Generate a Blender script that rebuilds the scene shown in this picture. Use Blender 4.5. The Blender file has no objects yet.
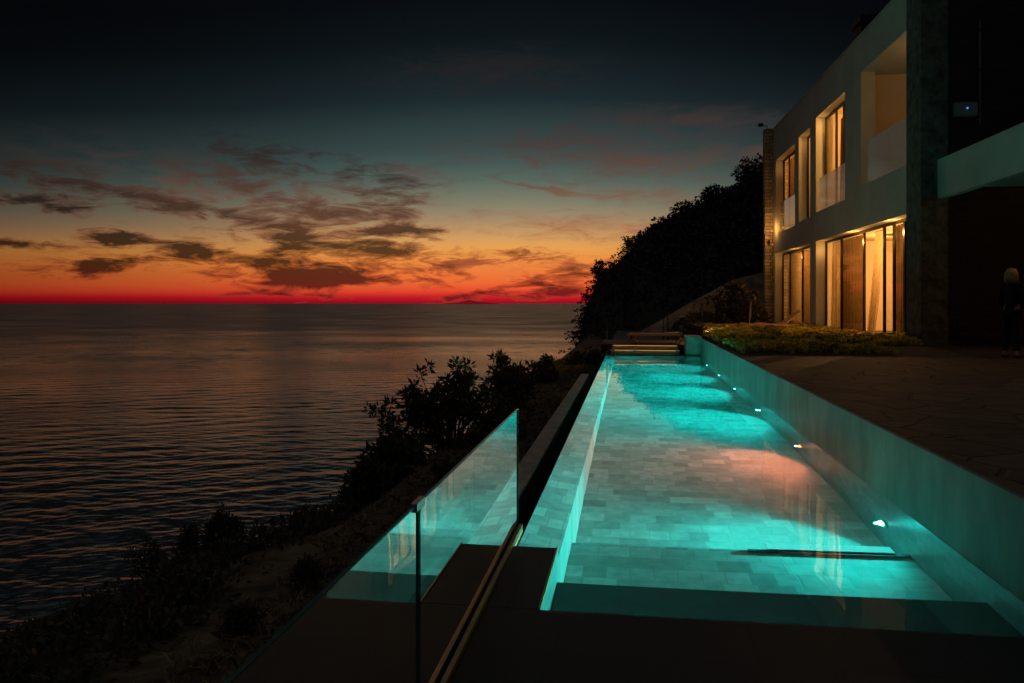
import bpy, math, random
import numpy as np
from mathutils import Vector, Matrix, noise as mnoise

random.seed(7)
RNG = np.random.default_rng(11)
S = bpy.context.scene
COL = S.collection
R = math.radians

def lin(r, g, b):
    def f(c):
        c /= 255.0
        return c / 12.92 if c <= 0.04045 else ((c + 0.055) / 1.055) ** 2.4
    return (f(r), f(g), f(b), 1.0)

# ------------------------------------------------------------------ materials
def new_mat(name):
    m = bpy.data.materials.new(name)
    m.use_nodes = True
    nt = m.node_tree
    nt.nodes.clear()
    out = nt.nodes.new('ShaderNodeOutputMaterial')
    return m, nt, out

def N(nt, typ, **kw):
    n = nt.nodes.new(typ)
    for k, v in kw.items():
        if k.startswith('i_'):
            key = k[2:]
            n.inputs[int(key) if key.isdigit() else key.replace('_', ' ')].default_value = v
        else:
            setattr(n, k, v)
    return n

def L(nt, a, b):
    nt.links.new(a, b)

def ramp(nt, fac, stops, interp='LINEAR'):
    r = nt.nodes.new('ShaderNodeValToRGB')
    cr = r.color_ramp
    cr.interpolation = interp
    while len(cr.elements) > 1:
        cr.elements.remove(cr.elements[-1])
    cr.elements[0].position = stops[0][0]
    cr.elements[0].color = stops[0][1]
    for p, c in stops[1:]:
        e = cr.elements.new(p)
        e.color = c
    L(nt, fac, r.inputs['Fac'])
    return r

def position(nt, scale=(1, 1, 1), rot=(0, 0, 0), coord='pos'):
    if coord == 'pos':
        g = N(nt, 'ShaderNodeNewGeometry').outputs['Position']
    else:
        g = N(nt, 'ShaderNodeTexCoord').outputs['Object']
    mp = N(nt, 'ShaderNodeMapping')
    mp.inputs['Scale'].default_value = scale
    mp.inputs['Rotation'].default_value = rot
    L(nt, g, mp.inputs['Vector'])
    return mp.outputs['Vector']

def noisy(name, c1, c2, scale=4, rough=0.7, bump=0.2, bscale=30, dist=0.02, metallic=0.0, stretch=(1, 1, 1), spec=0.4, coord='pos'):
    m, nt, out = new_mat(name)
    v = position(nt, stretch, coord=coord)
    n = N(nt, 'ShaderNodeTexNoise', i_Scale=scale, i_Detail=6.0, i_Roughness=0.6)
    L(nt, v, n.inputs['Vector'])
    cr = ramp(nt, n.outputs['Fac'], [(0.3, (*c1, 1)), (0.7, (*c2, 1))])
    p = N(nt, 'ShaderNodeBsdfPrincipled', i_Roughness=rough, i_Metallic=metallic)
    p.inputs['Specular IOR Level'].default_value = spec
    L(nt, cr.outputs['Color'], p.inputs['Base Color'])
    if bump:
        n2 = N(nt, 'ShaderNodeTexNoise', i_Scale=bscale, i_Detail=5.0)
        L(nt, v, n2.inputs['Vector'])
        b = N(nt, 'ShaderNodeBump', i_Strength=bump, i_Distance=dist)
        L(nt, n2.outputs['Fac'], b.inputs['Height'])
        L(nt, b.outputs['Normal'], p.inputs['Normal'])
    L(nt, p.outputs['BSDF'], out.inputs['Surface'])
    return m

def emission(name, color, strength):
    m, nt, out = new_mat(name)
    e = N(nt, 'ShaderNodeEmission', i_Strength=strength)
    e.inputs['Color'].default_value = (*color, 1)
    L(nt, e.outputs[0], out.inputs['Surface'])
    return m

def tile_mat(name, plane='xy', c1=(0.19, 0.19, 0.185), c2=(0.37, 0.37, 0.355), mortar=(0.24, 0.24, 0.23), w=0.24, h=0.21, rough=0.45, mort=0.004):
    m, nt, out = new_mat(name)
    g = N(nt, 'ShaderNodeNewGeometry')
    sx = N(nt, 'ShaderNodeSeparateXYZ')
    L(nt, g.outputs['Position'], sx.inputs[0])
    cb = N(nt, 'ShaderNodeCombineXYZ')
    ax = {'x': 0, 'y': 1, 'z': 2}
    L(nt, sx.outputs[ax[plane[0]]], cb.inputs[0])
    L(nt, sx.outputs[ax[plane[1]]], cb.inputs[1])
    def brick(w, h, off, sq, a, b, mo):
        t = N(nt, 'ShaderNodeTexBrick', offset=off, squash=sq, squash_frequency=3)
        t.inputs['Scale'].default_value = 1.0
        t.inputs['Brick Width'].default_value = w
        t.inputs['Row Height'].default_value = h
        t.inputs['Mortar Size'].default_value = mort
        t.inputs['Mortar Smooth'].default_value = 0.2
        t.inputs['Color1'].default_value = (*a, 1)
        t.inputs['Color2'].default_value = (*b, 1)
        t.inputs['Mortar'].default_value = (*mo, 1)
        L(nt, cb.outputs[0], t.inputs['Vector'])
        return t
    b1 = brick(w, h, 0.37, 0.7, c1, c2, mortar)
    n = N(nt, 'ShaderNodeTexNoise', i_Scale=9.0, i_Detail=6.0)
    L(nt, cb.outputs[0], n.inputs['Vector'])
    n3 = N(nt, 'ShaderNodeTexNoise', i_Scale=0.7, i_Detail=2.0)
    L(nt, cb.outputs[0], n3.inputs['Vector'])
    r1 = ramp(nt, n.outputs['Fac'], [(0.3, (0.72, 0.72, 0.74, 1)), (0.7, (1.08, 1.06, 1.02, 1))])
    r3 = ramp(nt, n3.outputs['Fac'], [(0.3, (0.8, 0.8, 0.8, 1)), (0.7, (1.1, 1.1, 1.1, 1))])
    mx = N(nt, 'ShaderNodeMix', data_type='RGBA', blend_type='MULTIPLY')
    mx.inputs['Factor'].default_value = 1
    L(nt, b1.outputs['Color'], mx.inputs[6]); L(nt, r1.outputs['Color'], mx.inputs[7])
    mx2 = N(nt, 'ShaderNodeMix', data_type='RGBA', blend_type='MULTIPLY')
    mx2.inputs['Factor'].default_value = 1
    L(nt, mx.outputs[2], mx2.inputs[6]); L(nt, r3.outputs['Color'], mx2.inputs[7])
    p = N(nt, 'ShaderNodeBsdfPrincipled', i_Roughness=rough)
    L(nt, mx2.outputs[2], p.inputs['Base Color'])
    bp = N(nt, 'ShaderNodeBump', i_Strength=0.5, i_Distance=0.004)
    L(nt, b1.outputs['Fac'], bp.inputs['Height']); bp.invert = True
    L(nt, bp.outputs['Normal'], p.inputs['Normal'])
    L(nt, p.outputs['BSDF'], out.inputs['Surface'])
    return m

def stone_clad(name, c1, c2, mortar, w=0.5, h=0.13, plane='xz', bump=1.0):
    m, nt, out = new_mat(name)
    tc = N(nt, 'ShaderNodeTexCoord')
    sx = N(nt, 'ShaderNodeSeparateXYZ')
    L(nt, tc.outputs['Object'], sx.inputs[0])
    cb = N(nt, 'ShaderNodeCombineXYZ')
    add = N(nt, 'ShaderNodeMath', operation='ADD')
    L(nt, sx.outputs[0], add.inputs[0]); L(nt, sx.outputs[1], add.inputs[1])
    L(nt, add.outputs[0], cb.inputs[0]); L(nt, sx.outputs[2], cb.inputs[1])
    nw = N(nt, 'ShaderNodeTexNoise', i_Scale=3.0, i_Detail=3.0)
    L(nt, cb.outputs[0], nw.inputs['Vector'])
    wm = N(nt, 'ShaderNodeVectorMath', operation='MULTIPLY_ADD')
    L(nt, nw.outputs['Color'], wm.inputs[0]); wm.inputs[1].default_value = (0.08, 0.08, 0); L(nt, cb.outputs[0], wm.inputs[2])
    t = N(nt, 'ShaderNodeTexBrick', offset=0.43, squash=0.6, squash_frequency=2)
    t.inputs['Scale'].default_value = 1.0
    t.inputs['Brick Width'].default_value = w
    t.inputs['Row Height'].default_value = h
    t.inputs['Mortar Size'].default_value = 0.012
    t.inputs['Color1'].default_value = (*c1, 1)
    t.inputs['Color2'].default_value = (*c2, 1)
    t.inputs['Mortar'].default_value = (*mortar, 1)
    L(nt, wm.outputs[0], t.inputs['Vector'])
    n = N(nt, 'ShaderNodeTexNoise', i_Scale=14.0, i_Detail=6.0)
    L(nt, cb.outputs[0], n.inputs['Vector'])
    mx = N(nt, 'ShaderNodeMix', data_type='RGBA', blend_type='MULTIPLY')
    mx.inputs['Factor'].default_value = 0.8
    r1 = ramp(nt, n.outputs['Fac'], [(0.3, (0.45, 0.45, 0.45, 1)), (0.7, (1.2, 1.15, 1.1, 1))])
    L(nt, t.outputs['Color'], mx.inputs[6]); L(nt, r1.outputs['Color'], mx.inputs[7])
    ad = N(nt, 'ShaderNodeMath', operation='MULTIPLY_ADD')
    L(nt, t.outputs['Fac'], ad.inputs[0]); ad.inputs[1].default_value = -1.0; L(nt, n.outputs['Fac'], ad.inputs[2])
    bp = N(nt, 'ShaderNodeBump', i_Strength=bump, i_Distance=0.03)
    L(nt, ad.outputs[0], bp.inputs['Height'])
    p = N(nt, 'ShaderNodeBsdfPrincipled', i_Roughness=0.85)
    L(nt, mx.outputs[2], p.inputs['Base Color']); L(nt, bp.outputs['Normal'], p.inputs['Normal'])
    L(nt, p.outputs['BSDF'], out.inputs['Surface'])
    return m

def pane_mat(name, tint=(0.93, 0.97, 0.95), rough=0.0, milk=0.0, milk_col=(0.7, 0.75, 0.75), ior=1.5):
    m, nt, out = new_mat(name)
    t = N(nt, 'ShaderNodeBsdfTransparent'); t.inputs[0].default_value = (*tint, 1)
    gl = N(nt, 'ShaderNodeBsdfGlossy', i_Roughness=rough); gl.inputs[0].default_value = (1, 1, 1, 1)
    fr = N(nt, 'ShaderNodeFresnel', i_IOR=ior)
    # two faces of a pane reflect: 2R/(1+R)
    mul = N(nt, 'ShaderNodeMath', operation='MULTIPLY'); mul.inputs[1].default_value = 2
    ad = N(nt, 'ShaderNodeMath', operation='ADD'); ad.inputs[1].default_value = 1
    dv = N(nt, 'ShaderNodeMath', operation='DIVIDE')
    L(nt, fr.outputs[0], mul.inputs[0]); L(nt, fr.outputs[0], ad.inputs[0])
    L(nt, mul.outputs[0], dv.inputs[0]); L(nt, ad.outputs[0], dv.inputs[1])
    base = t.outputs[0]
    if milk:
        d = N(nt, 'ShaderNodeBsdfDiffuse'); d.inputs[0].default_value = (*milk_col, 1)
        tl = N(nt, 'ShaderNodeBsdfTranslucent'); tl.inputs[0].default_value = (*milk_col, 1)
        h = N(nt, 'ShaderNodeMixShader'); h.inputs[0].default_value = 0.5
        L(nt, d.outputs[0], h.inputs[1]); L(nt, tl.outputs[0], h.inputs[2])
        mm = N(nt, 'ShaderNodeMixShader'); mm.inputs[0].default_value = milk
        L(nt, base, mm.inputs[1]); L(nt, h.outputs[0], mm.inputs[2])
        base = mm.outputs[0]
    mx = N(nt, 'ShaderNodeMixShader')
    L(nt, dv.outputs[0], mx.inputs[0]); L(nt, base, mx.inputs[1]); L(nt, gl.outputs[0], mx.inputs[2])
    L(nt, mx.outputs[0], out.inputs['Surface'])
    return m

def cloth_mat(name, col, trans=0.5, fold_scale=1.0):
    m, nt, out = new_mat(name)
    v = position(nt, (60, 60, 4), coord='obj')
    n = N(nt, 'ShaderNodeTexNoise', i_Scale=1.0, i_Detail=3.0); L(nt, v, n.inputs['Vector'])
    cr = ramp(nt, n.outputs['Fac'], [(0.3, (*[c * 0.62 for c in col], 1)), (0.7, (*col, 1))])
    d = N(nt, 'ShaderNodeBsdfDiffuse'); tl = N(nt, 'ShaderNodeBsdfTranslucent')
    L(nt, cr.outputs[0], d.inputs[0]); L(nt, cr.outputs[0], tl.inputs[0])
    mx = N(nt, 'ShaderNodeMixShader'); mx.inputs[0].default_value = trans
    L(nt, d.outputs[0], mx.inputs[1]); L(nt, tl.outputs[0], mx.inputs[2])
    L(nt, mx.outputs[0], out.inputs['Surface'])
    return m

def leaf_mat(name, dark, light, trans=0.25):
    m, nt, out = new_mat(name)
    g = N(nt, 'ShaderNodeNewGeometry')
    v = position(nt)
    n = N(nt, 'ShaderNodeTexNoise', i_Scale=2.2, i_Detail=3.0); L(nt, v, n.inputs['Vector'])
    mixv = N(nt, 'ShaderNodeMath', operation='MULTIPLY_ADD')
    L(nt, g.outputs['Random Per Island'], mixv.inputs[0]); mixv.inputs[1].default_value = 0.5
    L(nt, n.outputs['Fac'], mixv.inputs[2])
    cr = ramp(nt, mixv.outputs[0], [(0.4, (*dark, 1)), (1.0, (*light, 1))])
    d = N(nt, 'ShaderNodeBsdfPrincipled', i_Roughness=0.55); tl = N(nt, 'ShaderNodeBsdfTranslucent')
    L(nt, cr.outputs[0], d.inputs['Base Color']); L(nt, cr.outputs[0], tl.inputs[0])
    mx = N(nt, 'ShaderNodeMixShader'); mx.inputs[0].default_value = trans
    L(nt, d.outputs[0], mx.inputs[1]); L(nt, tl.outputs[0], mx.inputs[2])
    L(nt, mx.outputs[0], out.inputs['Surface'])
    return m

def wood_mat(name, c1, c2, axis=0):
    m, nt, out = new_mat(name)
    sc = [14, 14, 14]; sc[axis] = 1.2
    v = position(nt, tuple(sc), coord='obj')
    n = N(nt, 'ShaderNodeTexNoise', i_Scale=2.0, i_Detail=6.0, i_Distortion=0.6); L(nt, v, n.inputs['Vector'])
    cr = ramp(nt, n.outputs['Fac'], [(0.3, (*c1, 1)), (0.7, (*c2, 1))])
    p = N(nt, 'ShaderNodeBsdfPrincipled', i_Roughness=0.6); L(nt, cr.outputs[0], p.inputs['Base Color'])
    b = N(nt, 'ShaderNodeBump', i_Strength=0.3, i_Distance=0.005); L(nt, n.outputs['Fac'], b.inputs['Height'])
    L(nt, b.outputs['Normal'], p.inputs['Normal'])
    L(nt, p.outputs[0], out.inputs['Surface'])
    return m

def paving_mat(name, c1, c2, joint, scale=1.6):
    m, nt, out = new_mat(name)
    v = position(nt, (1, 1, 0.0))
    vo = N(nt, 'ShaderNodeTexVoronoi', feature='DISTANCE_TO_EDGE', i_Scale=scale)
    vc = N(nt, 'ShaderNodeTexVoronoi', feature='F1', i_Scale=scale)
    L(nt, v, vo.inputs['Vector']); L(nt, v, vc.inputs['Vector'])
    n = N(nt, 'ShaderNodeTexNoise', i_Scale=5.0, i_Detail=7.0); L(nt, v, n.inputs['Vector'])
    bw = N(nt, 'ShaderNodeRGBToBW'); L(nt, vc.outputs['Color'], bw.inputs[0])
    ad = N(nt, 'ShaderNodeMath', operation='MULTIPLY_ADD'); L(nt, bw.outputs[0], ad.inputs[0]); ad.inputs[1].default_value = 0.5
    L(nt, n.outputs['Fac'], ad.inputs[2])
    cr = ramp(nt, ad.outputs[0], [(0.4, (*c1, 1)), (1.0, (*c2, 1))])
    ed = ramp(nt, vo.outputs['Distance'], [(0.012, (0, 0, 0, 1)), (0.03, (1, 1, 1, 1))])
    mx = N(nt, 'ShaderNodeMix', data_type='RGBA')
    L(nt, ed.outputs[0], mx.inputs['Factor']); mx.inputs[6].default_value = (*joint, 1); L(nt, cr.outputs[0], mx.inputs[7])
    p = N(nt, 'ShaderNodeBsdfPrincipled', i_Roughness=0.7); L(nt, mx.outputs[2], p.inputs['Base Color'])
    hs = N(nt, 'ShaderNodeMath', operation='MULTIPLY_ADD'); L(nt, n.outputs['Fac'], hs.inputs[0]); hs.inputs[1].default_value = 0.6
    L(nt, ed.outputs[0], hs.inputs[2])
    b = N(nt, 'ShaderNodeBump', i_Strength=1.0, i_Distance=0.03); L(nt, hs.outputs[0], b.inputs['Height'])
    L(nt, b.outputs['Normal'], p.inputs['Normal'])
    L(nt, p.outputs[0], out.inputs['Surface'])
    return m

M = {}
M['plaster'] = noisy('facade_plaster', (0.42, 0.43, 0.36), (0.55, 0.555, 0.465), scale=0.8, rough=0.85, bump=0.15, bscale=60, dist=0.004)
M['room'] = noisy('room_plaster', (0.50, 0.43, 0.33), (0.58, 0.50, 0.39), scale=1.0, rough=0.9, bump=0.05)
M['streak'] = noisy('pale_streak', (0.85, 0.87, 0.86), (0.92, 0.93, 0.92), scale=5, rough=0.4, bump=0)  # pale colour standing in for the near lamp's bright beam
M['pool_wall'] = noisy('pool_wall_render', (0.075, 0.095, 0.08), (0.19, 0.215, 0.185), scale=2.6, rough=0.6, bump=0.2, bscale=30, dist=0.006, stretch=(1, 1, 0.45))
M['stone'] = noisy('pier_stone', (0.035, 0.038, 0.03), (0.17, 0.175, 0.14), scale=4.5, rough=0.9, bump=1.0, bscale=9, dist=0.06, coord='obj')
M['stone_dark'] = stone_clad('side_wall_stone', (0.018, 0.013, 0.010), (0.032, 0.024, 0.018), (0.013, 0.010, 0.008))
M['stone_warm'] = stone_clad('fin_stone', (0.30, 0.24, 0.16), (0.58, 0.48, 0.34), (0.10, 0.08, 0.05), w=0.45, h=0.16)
M['tile'] = tile_mat('pool_tile', 'xy')
M['tile_side'] = tile_mat('pool_tile_side', 'yz', c1=(0.36, 0.37, 0.36), c2=(0.5, 0.5, 0.49))
M['tile_dark'] = tile_mat('pool_tile_dark', 'yz', c1=(0.06, 0.085, 0.09), c2=(0.14, 0.175, 0.18), mortar=(0.07, 0.09, 0.09))
M['tile_end'] = tile_mat('pool_tile_end', 'xz')
M['tile_rim'] = tile_mat('pool_rim_tile', 'xy', c1=(0.34, 0.34, 0.33), c2=(0.66, 0.66, 0.64), mortar=(0.36, 0.36, 0.35), w=0.16, h=0.24)
M['deck'] = tile_mat('dark_deck_stone', 'xy', c1=(0.020, 0.016, 0.012), c2=(0.036, 0.030, 0.022), mortar=(0.008, 0.006, 0.005), w=0.9, h=0.45, rough=0.62, mort=0.004)
M['bench_dark'] = noisy('dark_bench_stone', (0.010, 0.014, 0.014), (0.020, 0.026, 0.026), scale=3, rough=0.5, bump=0.2, bscale=45, dist=0.006)
M['ledge'] = noisy('ledge_stone', (0.30, 0.235, 0.18), (0.52, 0.41, 0.32), scale=5, rough=0.8, bump=0.4, bscale=25, dist=0.01)
M['paving'] = paving_mat('terrace_paving', (0.016, 0.011, 0.008), (0.085, 0.060, 0.040), (0.018, 0.014, 0.010))
M['soil'] = noisy('soil', (0.02, 0.018, 0.010), (0.05, 0.042, 0.022), scale=6, rough=0.95, bump=0.6, bscale=20, dist=0.04)
M['concrete'] = noisy('retaining_concrete', (0.10, 0.085, 0.06), (0.34, 0.29, 0.21), scale=0.9, rough=0.9, bump=0.9, bscale=3, dist=0.15)
M['bronze'] = noisy('bronze_anodised', (0.50, 0.35, 0.18), (0.62, 0.45, 0.25), scale=8, rough=0.42, bump=0.03, metallic=1.0)
M['steel'] = noisy('brushed_steel', (0.5, 0.5, 0.5), (0.62, 0.62, 0.62), scale=20, rough=0.3, bump=0.03, metallic=1.0)
M['dark_metal'] = noisy('dark_metal', (0.012, 0.010, 0.008), (0.022, 0.018, 0.015), scale=8, rough=0.45, bump=0.03)
M['post_metal'] = noisy('post_metal', (0.012, 0.010, 0.008), (0.03, 0.024, 0.018), scale=8, rough=0.6, bump=0.03)
M['pale_metal'] = noisy('pale_metal', (0.45, 0.44, 0.40), (0.6, 0.58, 0.54), scale=8, rough=0.5, bump=0.03)
M['wood'] = wood_mat('weathered_teak', (0.34, 0.18, 0.08), (0.62, 0.36, 0.18))
M['wood_dark'] = wood_mat('dark_cabinet_wood', (0.03, 0.015, 0.008), (0.07, 0.035, 0.018), axis=2)
M['pane'] = pane_mat('window_glass', ior=1.10)
M['rail_glass'] = pane_mat('balustrade_glass', tint=(0.86, 0.94, 0.91), ior=1.52)
M['milk_glass'] = pane_mat('balcony_glass', tint=(0.75, 0.75, 0.72), milk=0.36, milk_col=(0.72, 0.74, 0.72), rough=0.03)
M['glass_edge'] = noisy('glass_edge', (0.04, 0.09, 0.08), (0.07, 0.13, 0.12), scale=10, rough=0.15, bump=0.0)
M['sheer'] = cloth_mat('sheer_curtain', (0.72, 0.58, 0.38), 0.6)
M['drape'] = cloth_mat('brown_drape', (0.20, 0.125, 0.055), 0.4)
M['red_cloth'] = cloth_mat('red_cloth', (0.55, 0.12, 0.06), 0.1)
M['bulb'] = emission('warm_bulb', (1.0, 0.62, 0.28), 14)
M['dim_bulb'] = emission('dim_bulb', (1.0, 0.5, 0.15), 0.3)
M['garden_bulb'] = emission('garden_bulb', (1.0, 0.80, 0.5), 10)
M['blue_led'] = emission('blue_led', (0.08, 0.22, 0.9), 1.3)
M['lens_teal'] = emission('teal_lens', (0.16, 1.0, 0.88), 16)
M['lens_red'] = emission('red_lens', (1.0, 0.14, 0.04), 12)
M['leaf_dark'] = leaf_mat('shrub_leaves', (0.020, 0.021, 0.010), (0.11, 0.095, 0.042))
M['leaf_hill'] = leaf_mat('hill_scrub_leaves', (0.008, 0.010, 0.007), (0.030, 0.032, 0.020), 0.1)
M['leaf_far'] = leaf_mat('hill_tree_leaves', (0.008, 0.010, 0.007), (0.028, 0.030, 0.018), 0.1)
M['leaf_warm'] = leaf_mat('ground_cover_leaves', (0.26, 0.23, 0.03), (0.74, 0.64, 0.13), 0.4)
M['leaf_dry'] = leaf_mat('dry_grass_leaves', (0.16, 0.11, 0.05), (0.44, 0.30, 0.15), 0.3)
M['bark'] = noisy('bark', (0.025, 0.018, 0.012), (0.06, 0.045, 0.03), scale=10, rough=0.9, bump=0.5)
M['skin'] = noisy('skin', (0.50, 0.30, 0.21), (0.58, 0.36, 0.26), scale=6, rough=0.5, bump=0.03, coord='obj')
M['hair'] = noisy('blonde_hair', (0.35, 0.23, 0.10), (0.62, 0.45, 0.24), scale=22, rough=0.45, bump=0.5, bscale=60, stretch=(4, 4, 0.6), coord='obj')
M['jacket'] = noisy('black_jacket', (0.010, 0.009, 0.009), (0.022, 0.020, 0.019), scale=9, rough=0.85, bump=0.2, coord='obj')
M['trousers'] = noisy('dark_trousers', (0.016, 0.014, 0.014), (0.035, 0.03, 0.028), scale=9, rough=0.85, bump=0.2, coord='obj')
M['shoe'] = noisy('brown_shoe', (0.05, 0.03, 0.02), (0.09, 0.055, 0.035), scale=9, rough=0.5, bump=0.1, coord='obj')
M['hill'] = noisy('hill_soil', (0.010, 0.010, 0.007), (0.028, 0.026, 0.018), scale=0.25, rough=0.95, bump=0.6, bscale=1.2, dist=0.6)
M['eye'] = noisy('eye', (0.02, 0.015, 0.01), (0.04, 0.03, 0.02), scale=9, rough=0.2, bump=0)

def bank_mat():
    m, nt, out = new_mat('dry_bank')
    v = position(nt, (1.0, 3.2, 1.0), rot=(0, 0, 0.5))
    n = N(nt, 'ShaderNodeTexNoise', i_Scale=1.6, i_Detail=7.0, i_Roughness=0.65); L(nt, v, n.inputs['Vector'])
    v2 = position(nt)
    n2 = N(nt, 'ShaderNodeTexNoise', i_Scale=0.45, i_Detail=3.0); L(nt, v2, n2.inputs['Vector'])
    ad = N(nt, 'ShaderNodeMath', operation='MULTIPLY_ADD'); L(nt, n2.outputs['Fac'], ad.inputs[0]); ad.inputs[1].default_value = 0.6
    L(nt, n.outputs['Fac'], ad.inputs[2])
    cr = ramp(nt, ad.outputs[0], [(0.60, (0.022, 0.013, 0.006, 1)), (0.8, (0.13, 0.078, 0.034, 1)), (1.0, (0.24, 0.15, 0.068, 1))])
    p = N(nt, 'ShaderNodeBsdfPrincipled', i_Roughness=0.95); L(nt, cr.outputs[0], p.inputs['Base Color'])
    b = N(nt, 'ShaderNodeBump', i_Strength=0.8, i_Distance=0.05); L(nt, n.outputs['Fac'], b.inputs['Height'])
    L(nt, b.outputs['Normal'], p.inputs['Normal']); L(nt, p.outputs[0], out.inputs['Surface'])
    return m
M['bank'] = bank_mat()

def pool_water_mat():
    m, nt, out = new_mat('pool_water')
    v = position(nt, (1.0, 0.55, 1.0))
    n = N(nt, 'ShaderNodeTexNoise', i_Scale=2.6, i_Detail=2.0, i_Roughness=0.4); L(nt, v, n.inputs['Vector'])
    b = N(nt, 'ShaderNodeBump', i_Strength=0.10, i_Distance=0.02); L(nt, n.outputs['Fac'], b.inputs['Height'])
    g = N(nt, 'ShaderNodeBsdfGlass', i_IOR=1.33, i_Roughness=0.0); g.inputs[0].default_value = (1, 1, 1, 1)
    L(nt, b.outputs['Normal'], g.inputs['Normal'])
    L(nt, g.outputs[0], out.inputs['Surface'])
    return m
M['pool_water'] = pool_water_mat()

def sea_mat():
    m, nt, out = new_mat('sea_water')
    v = position(nt, (1.0, 1.0, 1.0))
    n = N(nt, 'ShaderNodeTexNoise', i_Scale=0.7, i_Detail=5.0, i_Roughness=0.6); L(nt, v, n.inputs['Vector'])
    b = N(nt, 'ShaderNodeBump', i_Strength=0.30, i_Distance=0.25); L(nt, n.outputs['Fac'], b.inputs['Height'])
    v2 = position(nt, (0.0050, 0.0062, 1.0), rot=(0, 0, R(24)))
    n2 = N(nt, 'ShaderNodeTexNoise', i_Scale=1.0, i_Detail=4.0, i_Roughness=0.55); L(nt, v2, n2.inputs['Vector'])
    rr = ramp(nt, n2.outputs['Fac'], [(0.36, (0.20, 0.20, 0.20, 1)), (0.66, (0.08, 0.08, 0.08, 1))])
    p = N(nt, 'ShaderNodeBsdfPrincipled', i_Roughness=0.3, i_IOR=1.62)
    ge = N(nt, 'ShaderNodeNewGeometry'); ln = N(nt, 'ShaderNodeVectorMath', operation='LENGTH'); L(nt, ge.outputs['Position'], ln.inputs[0])
    mr = N(nt, 'ShaderNodeMapRange'); mr.inputs['From Min'].default_value = 150; mr.inputs['From Max'].default_value = 1500; mr.inputs['To Min'].default_value = 0.0; mr.inputs['To Max'].default_value = 0.20
    L(nt, ln.outputs['Value'], mr.inputs['Value'])
    ad = N(nt, 'ShaderNodeMath', operation='ADD'); L(nt, rr.outputs[0], ad.inputs[0]); L(nt, mr.outputs[0], ad.inputs[1])
    L(nt, ad.outputs[0], p.inputs['Roughness'])
    p.inputs['Base Color'].default_value = (0.010, 0.011, 0.010, 1)
    p.inputs['Specular IOR Level'].default_value = 1.0
    L(nt, b.outputs['Normal'], p.inputs['Normal']); L(nt, p.outputs[0], out.inputs['Surface'])
    return m
M['sea'] = sea_mat()

# ------------------------------------------------------------------ mesh helpers
class MB:
    def __init__(self):
        self.v = []; self.f = []; self.smooth = []
    def add(self, vs, fs, smooth=False):
        o = len(self.v)
        self.v += [tuple(p) for p in vs]
        self.f += [tuple(i + o for i in f) for f in fs]
        self.smooth += [smooth] * len(fs)
        return self
    def box(self, lo, hi, mat=None):
        x0, y0, z0 = lo; x1, y1, z1 = hi
        vs = [Vector(p) for p in ((x0,y0,z0),(x1,y0,z0),(x1,y1,z0),(x0,y1,z0),(x0,y0,z1),(x1,y0,z1),(x1,y1,z1),(x0,y1,z1))]
        if mat: vs = [mat @ p for p in vs]
        return self.add(vs, [(0,3,2,1),(4,5,6,7),(0,1,5,4),(1,2,6,5),(2,3,7,6),(3,0,4,7)])
    def tube(self, pts, radii, n=8, caps=True):
        pts = [Vector(p) for p in pts]
        if not hasattr(radii, '__len__'): radii = [radii] * len(pts)
        rings = []
        vs = []
        up = None
        for i, p in enumerate(pts):
            t = (pts[min(i + 1, len(pts) - 1)] - pts[max(i - 1, 0)]).normalized()
            if up is None:
                up = Vector((0, 0, 1)) if abs(t.z) < 0.9 else Vector((1, 0, 0))
            a = t.cross(up).normalized(); b = a.cross(t).normalized(); up = b
            for k in range(n):
                an = 2 * math.pi * k / n
                vs.append(p + (a * math.cos(an) + b * math.sin(an)) * radii[i])
        fs = []
        for i in range(len(pts) - 1):
            for k in range(n):
                k2 = (k + 1) % n
                fs.append((i*n+k, i*n+k2, (i+1)*n+k2, (i+1)*n+k))
        if caps:
            fs.append(tuple(reversed(range(n)))); fs.append(tuple(range((len(pts)-1)*n, len(pts)*n)))
        return self.add(vs, fs, True)
    def lathe(self, profile, n=16, mat=None):
        vs = []; fs = []
        for r, z in profile:
            for k in range(n):
                an = 2 * math.pi * k / n
                p = Vector((r * math.cos(an), r * math.sin(an), z))
                vs.append(mat @ p if mat else p)
        for i in range(len(profile) - 1):
            for k in range(n):
                k2 = (k + 1) % n
                fs.append((i*n+k, i*n+k2, (i+1)*n+k2, (i+1)*n+k))
        fs.append(tuple(reversed(range(n)))); fs.append(tuple(range((len(profile)-1)*n, len(profile)*n)))
        return self.add(vs, fs, True)
    def sphere(self, c, r, n=14, m=9):
        sc = r if hasattr(r, '__len__') else (r, r, r)
        prof = []
        vs = []; fs = []
        for i in range(m + 1):
            ph = math.pi * i / m
            for k in range(n):
                an = 2 * math.pi * k / n
                vs.append((c[0] + sc[0]*math.sin(ph)*math.cos(an), c[1] + sc[1]*math.sin(ph)*math.sin(an), c[2] + sc[2]*math.cos(ph)))
        for i in range(m):
            for k in range(n):
                k2 = (k + 1) % n
                fs.append((i*n+k, (i+1)*n+k, (i+1)*n+k2, i*n+k2))
        return self.add(vs, fs, True)
    def build(self, name, mat, parent=None, bevel=0.0, loc=None):
        me = bpy.data.meshes.new(name)
        me.from_pydata(self.v, [], self.f)
        me.polygons.foreach_set('use_smooth', self.smooth)
        me.materials.append(mat)
        me.update()
        o = bpy.data.objects.new(name, me)
        COL.objects.link(o)
        if parent: o.parent = parent
        if loc is not None: o.location = loc
        if bevel:
            md = o.modifiers.new('bevel', 'BEVEL'); md.width = bevel; md.segments = 2; md.limit_method = 'ANGLE'
        return o

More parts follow.
